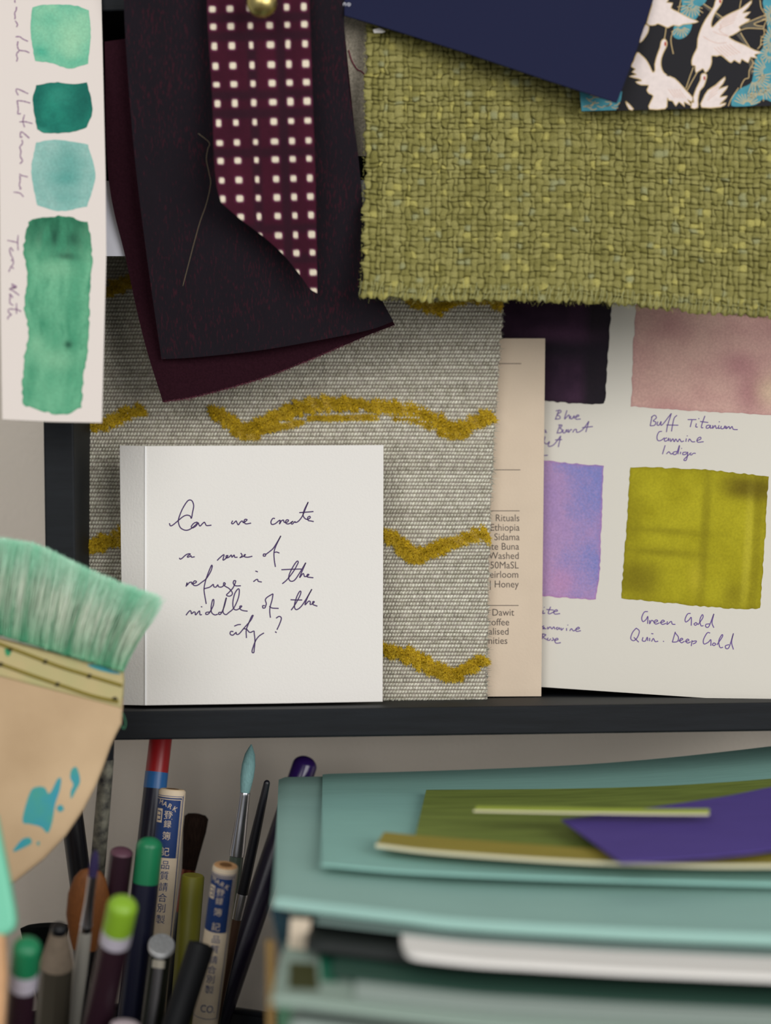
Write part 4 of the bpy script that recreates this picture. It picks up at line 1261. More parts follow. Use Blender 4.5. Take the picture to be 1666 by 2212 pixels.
up = flat_sheet('aqua_paper', [(697, 1672), (1000, 1663), (1250, 1652), (1450, 1636), (1666, 1612), (1760, 1600)], [(694, 1868), (900, 1885), (1250, 1900), (1666, 1912), (1760, 1914)], 645, 470, .45, aqua, nu=80)
tag(up, 'upper aqua sheet on the paper stack, carrying the olive and purple scraps', 'paper sheet')
lo = flat_sheet('aqua_pad', [(602, 1675), (1000, 1668), (1250, 1658), (1450, 1643), (1666, 1621), (1760, 1609)], [(590, 1936), (700, 1950), (870, 1970), (1000, 1985), (1300, 2003), (1666, 2019), (1760, 2022)], 645, 437, 2.5, aqua2, nu=80, lift=-.5)
tag(lo, 'wide aqua pad under the upper aqua sheet, its near edge out of focus', 'paper pad')


def scrap(name, back, front, lift, th, mat, nu=50, nv=14):
    t, b = resample(catmull(back, 8), nu), resample(catmull(front, 8), nu)
    v = np.linspace(0, 1, nv)[:, None]
    px = (1 - v) * t[None, :, 0] + v * b[None, :, 0]
    py = (1 - v) * t[None, :, 1] + v * b[None, :, 1]
    pts = P(px, py, on_top(px, py, lift))
    bk = pts.copy()
    bk[..., 2] -= th
    return slab(name, pts, bk, mat)


s_ = scrap('olive_paper_scrap', [(921, 1706), (1200, 1704), (1400, 1699), (1560, 1690), (1666, 1682), (1760, 1674)], [(893, 1822), (1100, 1842), (1300, 1855), (1500, 1862), (1666, 1864), (1760, 1864)], 1.0, .6, olive_p)
tag(s_, 'wide olive green painted paper lying on the upper aqua sheet', 'paper scrap')
s_ = scrap('ochre_paper_strip', [(830, 1797), (920, 1806), (1100, 1820), (1300, 1834), (1500, 1842), (1666, 1845), (1760, 1845)], [(814, 1822), (950, 1838), (1250, 1858), (1500, 1866), (1666, 1867), (1760, 1867)], 1.9, .55, ochre_p)
edge = scrap('cream_edge', [(814, 1822), (950, 1838), (1250, 1858), (1500, 1866), (1666, 1867), (1760, 1867)], [(812, 1823.5), (950, 1839.5), (1250, 1859.5), (1500, 1867.5), (1666, 1868.5), (1760, 1868.5)], 1.9, .75, cream_edge, nv=3)
edge.parent = s_
edge['label'] = 'cream cut edge'
tag(s_, 'ochre painted paper strip along the near edge of the olive paper', 'paper scrap')
s_ = scrap('purple_paper_scrap', [(1213, 1770), (1420, 1742), (1560, 1721), (1666, 1700), (1760, 1684)], [(1342, 1862), (1440, 1857), (1560, 1848), (1666, 1835), (1760, 1816)], 3.0, .4, purple_p)
tag(s_, 'purple painted paper with a pointed corner lying across the olive paper', 'paper scrap')
s_ = scrap('lime_paper_strip', [(1030, 1741), (1200, 1744), (1400, 1747), (1533, 1747)], [(1024, 1749.5), (1200, 1753), (1400, 1756), (1532, 1757)], 4.2, .25, lime_p, nv=4)
edge = scrap('cream_edge', [(1024, 1749.5), (1200, 1753), (1400, 1756), (1532, 1757)], [(1023, 1750.5), (1200, 1754), (1400, 1757), (1532, 1758)], 4.2, .4, cream_edge, nv=3)
edge.parent = s_
edge['label'] = 'pale cut edge'
tag(s_, 'narrow lime green paper strip lying over the purple and olive papers', 'paper scrap')

wt = deep_sheet('white_sheet', 868, 3.7, 414, 1.25, white_sheet, corner=True)
tag(wt, 'bright white paper edge sticking out below the aqua pad', 'paper sheet')
kb = deep_sheet('black_notebook', 660, 5.1, 424, 2.9, black_book)
tag(kb, 'black notebook edge in the stack under the white sheet', 'notebook')
gs = deep_sheet('grey_green_sheet', 682, 3.2, 433, .35, M('grey_green_paper', (120, 140, 134), .8, .2))
tag(gs, 'thin grey green sheet between the aqua pad and the black notebook', 'paper sheet')
s1 = deep_sheet('swatch_paper', 586, 9.25, 390, 1.9, sage)
tag(s1, 'sage paper with dark olive and green painted squares low in the stack', 'paper sheet')


def patch_on(name, pl, mat, parent, gap=9.25 - .12):
    c_ = []
    for x, y in pl:
        z = 420.0
        for _ in range(12):                      # depth at which the ray meets the sheet
            xp = CX + (x - CX) * z / 437
            h = (np.interp(xp, [p[0] for p in PAD_FRONT], [p[1] for p in PAD_FRONT]) - CY) * 437 / F + gap + 1.2 * np.interp(z, [390, 600], [0, 1])
            z = h * F / (y - CY)
        c_.append(P(x, y, zs(z)))
    return mesh_np(name, np.array(c_), [list(range(len(c_)))], mat, parent, smooth=False)


patch_on('olive_square', [(626, 2078), (683, 2082), (690, 2140), (622, 2136)], dolive_p, s1)
patch_on('green_square', [(690, 2058), (722, 2062), (732, 2122), (694, 2120)], green_p, s1)
patch_on('dark_spot', [(728, 2076), (742, 2070), (758, 2078), (756, 2096), (738, 2098)], dolive_p, s1)
s2 = deep_sheet('pale_sage_sheet', 766, 8.7, 396, .4, sage2)
tag(s2, 'pale sage sheet lying on the sage swatch paper', 'paper sheet')
dg = deep_sheet('dark_green_sheet', 716, 8.15, 409, .4, dgreen_p)
tag(dg, 'dark green sheet directly under the black notebook', 'paper sheet')
tl_ = deep_sheet('teal_pad', 632, 11.35, 402, 2.8, teal_d)
tag(tl_, 'dark teal pad beneath the sage swatch paper', 'paper pad')
vs2 = deep_sheet('pale_green_pad', 625, 14.4, 394, 4.0, sage2)
tag(vs2, 'pale green pad edge at the very bottom of the visible stack', 'paper pad')
ZB = float(P(900, 2230, zs(394))[2]) - 12
sb = box('storage_box', (-9, 170, 466, 612, 0, ZB), box_m, None, 1.5)
tag(sb, 'plain grey storage box under the stack of papers', 'box')


def upright(name, z, poly, mat, th=.5):
    return prism(name, flat(zs(z), 0, 2000), poly, th, mat)


t_ = upright('cream_tag', 436, [(628, 1984), (672, 1986), (664, 2050), (622, 2056)], M('cream_tag_paper', (206, 190, 168), .8, .2))
tag(t_, 'cream paper tag hanging at the corner of the stack under the aqua pad', 'paper tag')
t_ = upright('teal_paper_flap', 446, [(582, 1958), (630, 1972), (628, 2060), (606, 2058)], teal_d)
tag(t_, 'dark teal paper flap beside the cream tag at the stack corner', 'paper flap')
t_ = upright('ochre_strip', 452, [(574, 2030), (594, 2034), (606, 3540), (586, 3540)], ochre_strip_m)
tag(t_, 'upright ochre paper strip along the side of the paper stack', 'paper strip')
t_ = upright('green_ribbon', 446, [(600, 2165), (640, 2168), (660, 3540), (608, 3540)], M('soft_green_paper', (92, 138, 108), .8, .2))
tag(t_, 'soft green paper strip hanging at the bottom corner of the stack', 'paper strip')

# ------------------------------------------------------------------ pencil jar
JX, JY = -72.0, 578.0
jar = thing('pencil_jar', 'dark round jar packed with brushes, pencils and markers', 'jar', (JX, JY, 0))
prof = [(0, 54), (2, 57.5), (98, 58), (100, 57.6), (99, 55.6), (6, 55), (4, 54), (4, .1)]
th = np.linspace(0, 2 * math.pi, 48, endpoint=False)
V = np.concatenate([np.stack([JX + np.cos(th) * r_, JY + np.sin(th) * r_, np.full(48, z_)], 1) for z_, r_ in prof])
fs = [[i * 48 + j, i * 48 + (j + 1) % 48, (i + 1) * 48 + (j + 1) % 48, (i + 1) * 48 + j] for i in range(len(prof) - 1) for j in range(48)]
fs.append(list(range(48))[::-1])
mesh_np('jar_body', V, fs, M('dark_glaze', (34, 36, 40), .35, .4), jar)
tube('rim', [(JX + 56.8 * math.cos(a), JY + 56.8 * math.sin(a), 99.6) for a in np.linspace(0, 2 * math.pi, 49)], 1.2, M('dark_glaze', (0, 0, 0)), jar, 8)

mk = {}


def col(name, rgb, rough=.35, spec=.4, **k):
    return M(name, rgb, rough, spec, **k)


navy_l = col('navy_lacquer', (22, 24, 44))
dark_l = col('black_lacquer', (18, 18, 24))
plum_l = col('plum_lacquer', (46, 26, 36))
red_l = col('red_lacquer', (160, 30, 34))
blue_l = col('blue_band', (40, 100, 160))
green_l = col('green_lacquer', (28, 120, 78))
lime_l = col('lime_lacquer', (132, 172, 44))
white_l = col('white_band', (190, 184, 196))
olive_l = col('olive_lacquer', (126, 124, 34), .5)
purple_l = col('purple_lacquer', (48, 26, 90), .2, .5)
wood_m = M('raw_wood', (188, 150, 104), .8, .2, noise=(500, .12))
cream_l = M('cream_wrapper', (208, 190, 164), .7, .25, noise=(300, .04))
lab_blue = M('label_blue', (28, 54, 104), .6, .3)
lab_ink = M('label_ink', (44, 70, 124), .7, .2)


def hold(name, label, cat, ax):
    groups = {'colour_pencil': 'colour pencils in the jar', 'paper_wrapped_pencil': 'paper wrapped pencils in the jar'}
    return thing(name, label, cat, ax.bot, groups.get(name))


# red topped pencil behind the shelf edge
ax = Axis((349, 1580, 624), (300, 2003, 615), rad=24.5)
r0 = ax.mm(24.5)
t_ = hold('colour_pencil', 'dark blue pencil with red tip and bright blue band, just under the shelf board', 'pencil', ax)
lathe('painted_tip', ax, dome(r0, 1.5) + [(11.4, r0)], red_l, t_)
lathe('blue_band', ax, [(11.4, r0 * 1.02), (16.0, r0 * 1.02)], blue_l, t_)
lathe('barrel', ax, [(16.0, r0), (ax.L, r0)], navy_l, t_)


def wrapped_pencil(top, low, rpx, label, core):
    ax = Axis(top, low, rad=rpx)
    r0 = ax.mm(rpx)
    t_ = hold('paper_wrapped_pencil', label, 'pencil', ax)
    s = ax.mm(1.0)                                  # mm per px along the barrel
    lathe('barrel', ax, [(.25, r0 * .94), (.6, r0), (ax.L, r0)], cream_l, t_, 36)
    lathe('wood_end', ax, [(0, r0 * .5), (.05, r0 * .86), (.3, r0 * .93), (.5, r0 * .5)], core, t_, 36, cap=False)
    lathe('core_hollow', ax, [(1.6, r0 * .1), (1.2, r0 * .42), (.02, r0 * .52)], M('hollow_core', (120, 84, 52), .9, .1), t_, 30)
    R1, R2, R3 = r0 + .03, r0 + .06, r0 + .08

    def ring_patch(name, a0, a1, d0, d1, mat, R):
        a = np.linspace(a0, a1, 26)
        d = np.linspace(d0, d1, 4)
        aa, dd = np.meshgrid(a, d)
        return mesh_np(name, ax.at(aa, dd, np.full(aa.shape, R)).reshape(-1, 3), grid_faces(4, 26), mat, t_)

    pd = lambda px: px * s
    ring_patch('blue_label', -1.9, .86, pd(17), pd(146), lab_blue, R1)
    fn = lambda R: (lambda u, d: ax.at(np.asarray(u) / r0, d, np.full(np.shape(u), R)))
    u1, u2 = .95 * r0, .78 * r0
    ribbons('label_border', fn(R2), [[(u1, pd(14)), (u1, pd(120)), (u1, pd(240)), (u1, pd(345))], [(-1.9 * r0, pd(14)), (0, pd(14)), (u1, pd(14))], [(-1.9 * r0, pd(345)), (0, pd(345)), (u1, pd(345))], [(u1 + .28, pd(11)), (u1 + .28, pd(120)), (u1 + .28, pd(240)), (u1 + .28, pd(349))]], .16, lab_ink, t_, n=8)
    ribbons('label_cream_line', fn(R3), [[(u2, pd(21)), (u2, pd(90)), (u2, pd(146))], [(-1.9 * r0, pd(21)), (0, pd(21)), (u2, pd(21))]], .2, cream_l, t_, n=8)

    def place(u0, d0, rot, R, sx=1.0):
        ca, sa = math.cos(rot), math.sin(rot)
        return lambda gx, gy: ax.at((u0 + (gx * sx * ca + gy * sa)) / r0, d0 - (-gx * sx * sa + gy * ca), np.full(gx.shape, R))
    its = []
    for i, chx in enumerate('MARK'):
        its.append((chx, pd(15), 'CENTER', place((-.86, -.5, -.14, .24)[i] * r0, pd((33, 36, 40, 45)[i]), .16 + .1 * i, R3)))
    for chx, d_, h_ in [('登', 62, 20), ('録', 80, 17), ('簿', 106, 19), ('記', 140, 20)]:
        its.append((chx, pd(h_), 'CENTER', place(-.14 * r0, pd(d_), 0, R3)))
    glyphs('label_lettering', its, cream_l, t_)
    its = []
    for chx, d_ in [('品', 168), ('質', 191), ('請', 215), ('合', 238), ('別', 260), ('製', 284)]:
        its.append((chx, pd(20), 'CENTER', place(-.02 * r0, pd(d_), 0, R2)))
    its.append(('CO.', pd(24), 'CENTER', place(.06 * r0, pd(330), 0, R2, .8)))
    glyphs('wrapper_lettering', its, lab_ink, t_)
    ring_patch('label_box', -1.25, -.62, pd(42), pd(72), cream_l, R2)
    ribbons('label_box_mark', fn(R3), [[(-1.15 * r0, pd(48)), (-.75 * r0, pd(48))], [(-1.15 * r0, pd(57)), (-.75 * r0, pd(57))], [(-1.1 * r0, pd(66)), (-.75 * r0, pd(66))], [(-.75 * r0, pd(47)), (-.75 * r0, pd(67))]], .3, lab_blue, t_, n=2)
    return t_


wrapped_pencil((373, 1704, 600), (345, 2010, 606), 29, 'taller cream paper wrapped pencil with blue label beside the green capped pencil', M('pale_wood_end', (222, 196, 160), .8, .2))
wrapped_pencil((488, 1868, 576), (443, 2212, 584), 28, 'shorter cream paper wrapped pencil with blue label behind the black marker', M('tan_wood_end', (196, 150, 104), .8, .2, noise=(600, .15)))

ax = Axis((417, 1890, 602), (400, 2100, 596), rad=25)
r0 = ax.mm(25)
t_ = hold('olive_marker', 'plain olive green round stick standing between the two paper wrapped pencils', 'marker', ax)
lathe('barrel', ax, [(.1, r0 * .9), (.5, r0), (ax.L, r0)], olive_l, t_)
lathe('end_cap', ax, [(0, .05), (.02, r0 * .86), (.3, r0 * .92)], M('olive_end', (146, 140, 52), .5, .3), t_)

dkb = M('dark_brown_bristle', (40, 28, 22), .9, .1, noise=(900, .4), stretch=(3, 3, .4))
ax = Axis((426, 1757, 632), (406, 1890, 626), rad=16)
t_ = hold('mop_brush', 'dark brown soft brush behind the taller paper wrapped pencil', 'brush', ax)
lathe('bristle_head', ax, [(0, ax.mm(4)), (.3, ax.mm(19)), (1.2, ax.mm(26)), (5, ax.mm(25)), (11, ax.mm(19)), (16, ax.mm(15))], dkb, t_)
lathe('ferrule', ax, [(16, ax.mm(15)), (28, ax.mm(14))], col('copper_ferrule', (110, 54, 36), .4, .5, metal=.8), t_)
lathe('handle', ax, [(28, ax.mm(14)), (50, ax.mm(16)), (ax.L, ax.mm(9))], dark_l, t_)

aqb = M('aqua_bristle', (128, 168, 168), .8, .2, noise=(1800, .22), stretch=(4, 4, .2))
ax = Axis((543, 1608, 616), (505, 1900, 617), rad=17)
t_ = hold('round_brush', 'round brush with pale aqua bristles and shiny silver ferrule', 'brush', ax)
q = lambda px: ax.mm(px)
lathe('bristle_head', ax, [(0, .12), (q(8), q(5)), (q(22), q(11)), (q(45), q(14.5)), (q(70), q(14.5)), (q(92), q(12)), (q(108), q(9.5))], aqb, t_)
lathe('ferrule', ax, [(q(105), q(10.8)), (q(107), q(11.6)), (q(112), q(11.2)), (q(170), q(13.5)), (q(235), q(16.5)), (q(244), q(16)), (q(245), q(15))], silver, t_)
lathe('handle', ax, [(q(243), q(14.5)), (q(300), q(16)), (q(420), q(13)), (ax.L, q(8))], col('grey_green_lacquer', (76, 86, 76), .3), t_)

ax = Axis((578, 1685, 606), (514, 1975, 598), rad=12.5)
t_ = hold('slim_brush', 'slim black handled brush leaning between the aqua bristled brush and the purple pencil', 'brush', ax)
lathe('handle', ax, dome(q(7), 1.0) + [(q(60), q(9)), (q(130), q(11)), (q(258), q(12))], dark_l, t_)
lathe('ferrule', ax, [(q(258), q(12)), (q(262), q(12.5)), (q(316), q(10.5))], silver, t_)
lathe('lower_handle', ax, [(q(316), q(10)), (q(420), q(12)), (ax.L, q(8))], M('brown_wood', (74, 50, 36), .5, .3), t_)

ax = Axis((665, 1634, 640), (540, 2000, 612), rad=27)
r0 = ax.mm(27)
t_ = hold('colour_pencil', 'glossy purple pencil with a domed end rising behind the aqua pad', 'pencil', ax)
lathe('painted_tip', ax, dome(r0, r0 * .8, n=10) + [(12, r0)], purple_l, t_)
lathe('barrel', ax, [(12, r0), (ax.L, r0)], col('dark_purple_lacquer', (26, 18, 40)), t_)

ax = Axis((325, 1808, 574), (296, 2090, 584), rad=28.5)
r0 = ax.mm(28.5)
t_ = hold('colour_pencil', 'thick dark blue pencil with a shiny emerald green domed end', 'pencil', ax)
lathe('painted_tip', ax, dome(r0, r0 * .75, n=10) + [(12.0, r0)], green_l, t_)
lathe('barrel', ax, [(12.0, r0 * 1.0), (ax.L, r0)], navy_l, t_)

ax = Axis((264, 1832, 574), (236, 2050, 581), rad=25)
r0 = ax.mm(25)
t_ = hold('colour_pencil', 'dull plum pencil with a flat rounded end beside the paint spattered handle', 'pencil', ax)
lathe('painted_tip', ax, dome(r0, 1.4, n=8), col('dull_plum', (92, 58, 72), .5), t_)
lathe('barrel', ax, [(1.4, r0), (ax.L, r0)], plum_l, t_)

ax = Axis((268, 1942, 518), (215, 2190, 536), rad=33)
r0 = ax.mm(33)
t_ = hold('colour_pencil', 'blurred plum pencil with lime green rounded cap and white band', 'pencil', ax)
lathe('painted_tip', ax, dome(r0, r0 * .7, n=10) + [(9.6, r0)], lime_l, t_)
lathe('white_band', ax, [(9.6, r0 * 1.01), (13.4, r0 * 1.01)], white_l, t_)
lathe('barrel', ax, [(13.4, r0), (ax.L, r0)], plum_l, t_)

ax = Axis((60, 2032, 512), (42, 2205, 530), rad=31)
r0 = ax.mm(31)
t_ = hold('colour_pencil', 'blurred dark pencil with green cap and white band beside the pale wood cone', 'pencil', ax)
lathe('painted_tip', ax, dome(r0, r0 * .7, n=10) + [(9.4, r0)], green_l, t_)
lathe('white_band', ax, [(9.4, r0 * 1.01), (14.6, r0 * 1.01)], white_l, t_)
lathe('barrel', ax, [(14.6, r0), (ax.L, r0)], plum_l, t_)

ax = Axis((128, 1998, 546), (113, 2212, 556), rad=37)
r0 = ax.mm(37)
t_ = hold('graphite_pencil', 'chunky sharpened pencil with pale wood cone and thick black lead', 'pencil', ax)
lathe('lead', ax, [(0, ax.mm(12)), (.5, ax.mm(17)), (2.2, ax.mm(18))], dark_l, t_, 20)
lathe('wood_cone', ax, [(2.2, ax.mm(18)), (11.8, r0 * .98), (12.2, r0)], M('grey_wood_cone', (150, 134, 116), .85, .15, noise=(500, .12)), t_)
lathe('barrel', ax, [(12.2, r0), (ax.L, r0)], col('grey_brown_lacquer', (84, 78, 66), .5), t_, 8, facets=True)

ax = Axis((207, 1838, 547), (172, 2110, 552), rad=16)
t_ = hold('flat_brush', 'small brush with purple stained tip, silver ferrule and white handle', 'brush', ax)
q = lambda px: ax.mm(px)
lathe('bristle_head', ax, [(0, q(3)), (q(15), q(8)), (q(45), q(10.5)), (q(68), q(9))], M('purple_bristle', (54, 46, 82), .85, .15, noise=(1500, .2), stretch=(4, 4, .3)), t_, flatten=.6)
lathe('ferrule', ax, [(q(66), q(9.5)), (q(130), q(10)), (q(196), q(13)), (q(198), q(14)), (q(202), q(13)), (q(214), q(13.5))], silver, t_)
lathe('handle', ax, [(q(214), q(13)), (q(230), q(14.5)), (q(330), q(16)), (ax.L, q(10))], col('white_lacquer', (170, 166, 156), .4), t_)

spat = M('spattered_handle', (34, 34, 36), .6, .3, noise=(380, .3), rgb2=(122, 120, 106), bump=(500, .4, .0005))
ax = Axis((237, 1572, 588), (213, 1850, 590), rad=16.5)
r0 = ax.mm(15)
t_ = hold('paint_brush', 'dark brush handle spattered with grey paint, standing at the edge of the wide mint brush', 'brush', ax)
lathe('handle_end', ax, dome(r0 * .8, 1.6) + [(8.5, r0 * .95)], dark_l, t_)
lathe('handle', ax, [(8.5, r0), (22, r0 * 1.08), (40, r0 * 1.1), (ax.L, r0 * .7)], spat, t_)

amb = M('golden_bristle', (112, 66, 30), .6, .3, noise=(1200, .25), stretch=(4, 4, .25))
ax = Axis((196, 1876, 576), (180, 2100, 579), rad=17)
q = lambda px: ax.mm(px)
t_ = hold('filbert_brush', 'oval golden brown bristle brush behind the purple tipped brush', 'brush', ax)
lathe('bristle_head', ax, [(0, q(6)), (q(6), q(22)), (q(22), q(34)), (q(60), q(45)), (q(110), q(46)), (q(160), q(36)), (q(190), q(27))], amb, t_, flatten=.45)
lathe('ferrule', ax, [(q(190), q(27)), (q(250), q(18))], dark_silver, t_, flatten=.6)
lathe('handle', ax, [(q(250), q(15)), (ax.L, q(10))], dark_l, t_)

ax = Axis((141, 1650, 614), (172, 1890, 612), rad=24)
r0 = ax.mm(24)
t_ = hold('dark_pencil', 'near black pencil leaning out behind the wide wooden brush', 'pencil', ax)
lathe('end_cap', ax, dome(r0, 1.5), navy_l, t_)
lathe('barrel', ax, [(1.5, r0), (ax.L, r0)], dark_l, t_)

# silver topped pen: slanted disc end, clip
ax = Axis((349, 2040, 578), (328, 2212, 582), rad=29)
r0 = ax.mm(29)
t_ = hold('pen', 'dark pen with a slanted silver disc end and metal clip', 'pen', ax)
th = np.linspace(0, 2 * math.pi, 40, endpoint=False)
sl = .62
disc = lambda r_, d_: ax.top + ax.dn * d_ + ax.e1 * (np.cos(th) * r_)[:, None] + ax.e2 * (np.sin(th) * r_)[:, None] + ax.dn * (np.cos(th) * r_ * sl)[:, None]
V = np.concatenate([disc(r0 * .92, -.2), disc(r0, 0.1), disc(r0, .8), disc(r0 * .9, 1.2)])
fs = [list(range(40))] + [[i * 40 + j, (i + 1) * 40 + j, (i + 1) * 40 + (j + 1) % 40, i * 40 + (j + 1) % 40] for i in range(3) for j in range(40)] + [[120 + j for j in range(40)][::-1]]
mesh_np('disc_end', V, fs, M('brushed_silver', (205, 205, 205), .5, .5, metal=.7, noise=(1500, .15)), t_, smooth=False)
lathe('barrel', ax, [(1.8, r0 * .86), (ax.L, r0 * .86)], col('olive_black_lacquer', (30, 32, 24), .25, .5), t_)
ca = np.linspace(-.36, .36, 8)
cl = []
for d_ in (3.2, 30):
    for R in (r0 * 1.0, r0 * .88):
        cl.append(ax.at(ca, np.full(8, d_), np.full(8, R)))
V = np.concatenate(cl)
fs = [list(range(8)) + list(range(15, 7, -1))] + [list(range(16, 24)) + list(range(31, 23, -1))] + [[j, j + 1, 17 + j, 16 + j] for j in range(7)] + [[8 + j, 24 + j, 25 + j, 9 + j] for j in range(7)] + [[0, 16, 24, 8], [7, 15, 31, 23]]
mesh_np('clip', V, fs, dark_silver, t_, smooth=False)
ca = np.linspace(-.5, .42, 10)
V = np.concatenate([ax.at(ca, np.full(10, d_), np.full(10, R)) for d_ in (3.4, 5.4) for R in (r0 * 1.06, r0 * .86)])
fs = [[j, j + 1, 21 + j, 20 + j] for j in range(9)] + [[10 + j, 30 + j, 31 + j, 11 + j] for j in range(9)] + [[j, 10 + j, 11 + j, j + 1] for j in range(9)] + [[20 + j, 21 + j, 31 + j, 30 + j] for j in range(9)] + [[0, 20, 30, 10], [9, 19, 39, 29]]
mesh_np('clip_top', V, fs, M('bright_clip', (214, 206, 186), .35, .5, metal=.6), t_, smooth=False)

ax = Axis((437, 2036, 562), (380, 2212, 574), rad=29)
r0 = ax.mm(29)
t_ = hold('black_marker', 'thick matt black marker in front of the shorter paper wrapped pencil', 'marker', ax)
lathe('end_cap', ax, [(0, .05), (.05, r0 * .55), (.9, r0 * .62), (.9, r0 * .8), (.3, r0 * .86), (.6, r0 * .97), (2, r0)], col('matt_black', (20, 21, 24), .6, .3), t_)
lathe('barrel', ax, [(2, r0), (ax.L, r0)], col('matt_black', (0, 0, 0)), t_)

ax = Axis((272, 2202, 520), (262, 2300, 528), rad=33)
r0 = ax.mm(33)
t_ = hold('white_marker', 'pale round pen end just showing at the bottom below the lime capped pencil', 'marker', ax)
lathe('end_cap', ax, dome(r0, 1.5), col('pale_cap', (196, 180, 184), .4), t_)
lathe('barrel', ax, [(1.5, r0), (ax.L, r0)], dark_l, t_)

ax = Axis((96, 1998, 586), (104, 2212, 588), rad=18)
q = lambda px: ax.mm(px)
t_ = hold('black_flat_brush', 'flat black bristle brush behind the chunky wood coned pencil', 'brush', ax)
lathe('bristle_head', ax, [(0, q(40)), (q(5), q(52)), (q(40), q(46)), (q(110), q(32))], M('black_bristle', (14, 18, 18), .9, .1, noise=(1500, .3), stretch=(4, 4, .3)), t_, flatten=.3)
lathe('ferrule', ax, [(q(110), q(32)), (q(170), q(22))], dark_silver, t_, flatten=.4)
lathe('handle', ax, [(q(170), q(18)), (ax.L, q(10))], dark_l, t_)

# mint tipped wooden tool in front
XP = Plane((0, 2000, 508), (100, 2000, 508), (0, 3000, 494))
t_ = thing('mint_spatula', 'mint green rounded tool head with pale wooden handle at the picture edge', 'spatula', P(-40, 3200, 530))
prism('head', XP, [(-130, 1700), (-10, 1760), (4, 1830), (18, 1900), (30, 1965), (33, 1992), (28, 2010), (10, 2022), (-96, 2022), (-112, 2005), (-120, 1960)], 5, M('mint_rubber', (120, 204, 170), .5, .3), t_, bevel=1.2)
prism('handle', XP, [(-88, 2016), (8, 2016), (12, 2110), (4, 2250), (-12, 2600), (-20, 3450), (-70, 3450), (-84, 2500)], 5, M('peach_wood', (206, 160, 118), .7, .25, noise=(200, .1)), t_, bevel=1.2)

# ------------------------------------------------------------------ wide mint brush
HP = Plane((0, 1450, 556), (265, 1450, 559), (0, 2200, 551))
hake = thing('wide_flat_brush', 'wide flat wooden brush with mint green bristles and blue paint spots', 'brush', P(-560, 3150, 548))
axc, axd = np.array([-110., 1338.]), np.array([-.252, .968])
right = [(266, 1478), (267, 1500), (262, 1565), (250, 1588), (238, 1614), (222, 1660), (205, 1702), (180, 1750), (142, 1806), (95, 1856), (40, 1900), (0, 1930), (-90, 2000), (-180, 2092), (-250, 2230), (-300, 2420), (-380, 2700), (-470, 3030), (-505, 3120)]


def mirror(p):
    d = np.array(p) - axc
    return tuple(axc + 2 * axd * np.dot(d, axd) - d)


hw = M('brush_wood', (202, 174, 138), .75, .2, noise=(38, .10), rgb2=(180, 152, 118), bump=(300, .08, .0003))
body = right + [mirror(p) for p in right[::-1]]
body = [(266, 1510)] + right[2:] + [mirror(p) for p in right[:1:-1]] + [mirror((266, 1510))]
prism('handle', HP, body, 10, hw, hake, bevel=1.1)
ry = lambda x: 1369 + .305 * x
band = [(266, ry(266) - 2), (268, 1470), (266, 1500), (262, 1530), mirror((262, 1530)), mirror((266, 1490)), mirror((266, ry(266)))]
bandL = [p for p in band[3:]]
prism('ferrule_band', HP, band, 11.5, M('tinted_wood', (190, 170, 124), .75, .2, noise=(60, .1), rgb2=(164, 168, 116)), hake, off=.5, bevel=.8)
hk = lambda o: (lambda x, y: HP.at(x, y, o))
l1 = [(-200, 1325), (-60, 1371), (0, 1391), (66, 1416), (130, 1440), (195, 1460), (264, 1481)]
l2 = [(-200, 1370), (-60, 1415), (0, 1434), (70, 1459), (140, 1483), (200, 1503), (256, 1516)]
stm = M('ochre_cord', (132, 118, 48), .8, .2)
for l_ in (l1, l2):
    q_ = catmull(l_, 6)
    tube('stitch_cord', HP.at(q_[:, 0], q_[:, 1], .75), .42, stm, hake, 8)
kn = M('dark_knot', (52, 48, 34), .8, .2)
for (x, y) in [(23, 1402), (98, 1429), (193, 1460), (2, 1435), (124, 1478), (248, 1510), (-80, 1365), (-110, 1398)]:
    v_, f_ = [], []
    bm = bmesh.new()
    bmesh.ops.create_uvsphere(bm, u_segments=10, v_segments=8, radius=.62)
    c_ = HP.at(x, y, .8)
    v_ = np.array([v.co[:] for v in bm.verts]) * np.array([1.2, .7, .9]) + c_
    bm.verts.index_update()
    f_ = [[w.index for w in q_.verts] for q_ in bm.faces]
    bm.free()
    mesh_np('stitch_knot', v_, f_, kn, hake)
B2 = lambda l: [(x / 3.107, 1500 + y / 3.107) for x, y in l]
bl = M('blue_paint', (42, 142, 164), .5, .35, noise=(220, .25), rgb2=(60, 150, 136))
for q_ in [B2([(205, 650), (250, 620), (300, 625), (325, 665), (350, 640), (385, 570), (410, 565), (402, 640), (370, 740), (350, 860), (320, 930), (275, 890), (200, 870), (155, 860), (160, 790)]), B2([(480, 505), (515, 490), (538, 580), (512, 640), (478, 700), (475, 650), (492, 605), (472, 560)]), B2([(92, 1040), (150, 972), (200, 962), (212, 998), (160, 1028), (100, 1055)]), B2([(380, 760), (410, 740), (430, 770), (400, 790)]), B2([(245, 1000), (265, 985), (262, 1015)])]:
    patches('paint_splash', hk(.06), [q_], bl, hake, 4)
patches('paint_splash', hk(.6), [[(188, 1436), (215, 1437), (240, 1447), (262, 1456), (240, 1454), (208, 1446)]], bl, hake, 3)
patches('green_stain', hk(.56), [[(10, 1402), (22, 1398), (24, 1412), (15, 1418)]], M('green_paint', (48, 140, 92), .6, .3), hake, 2)
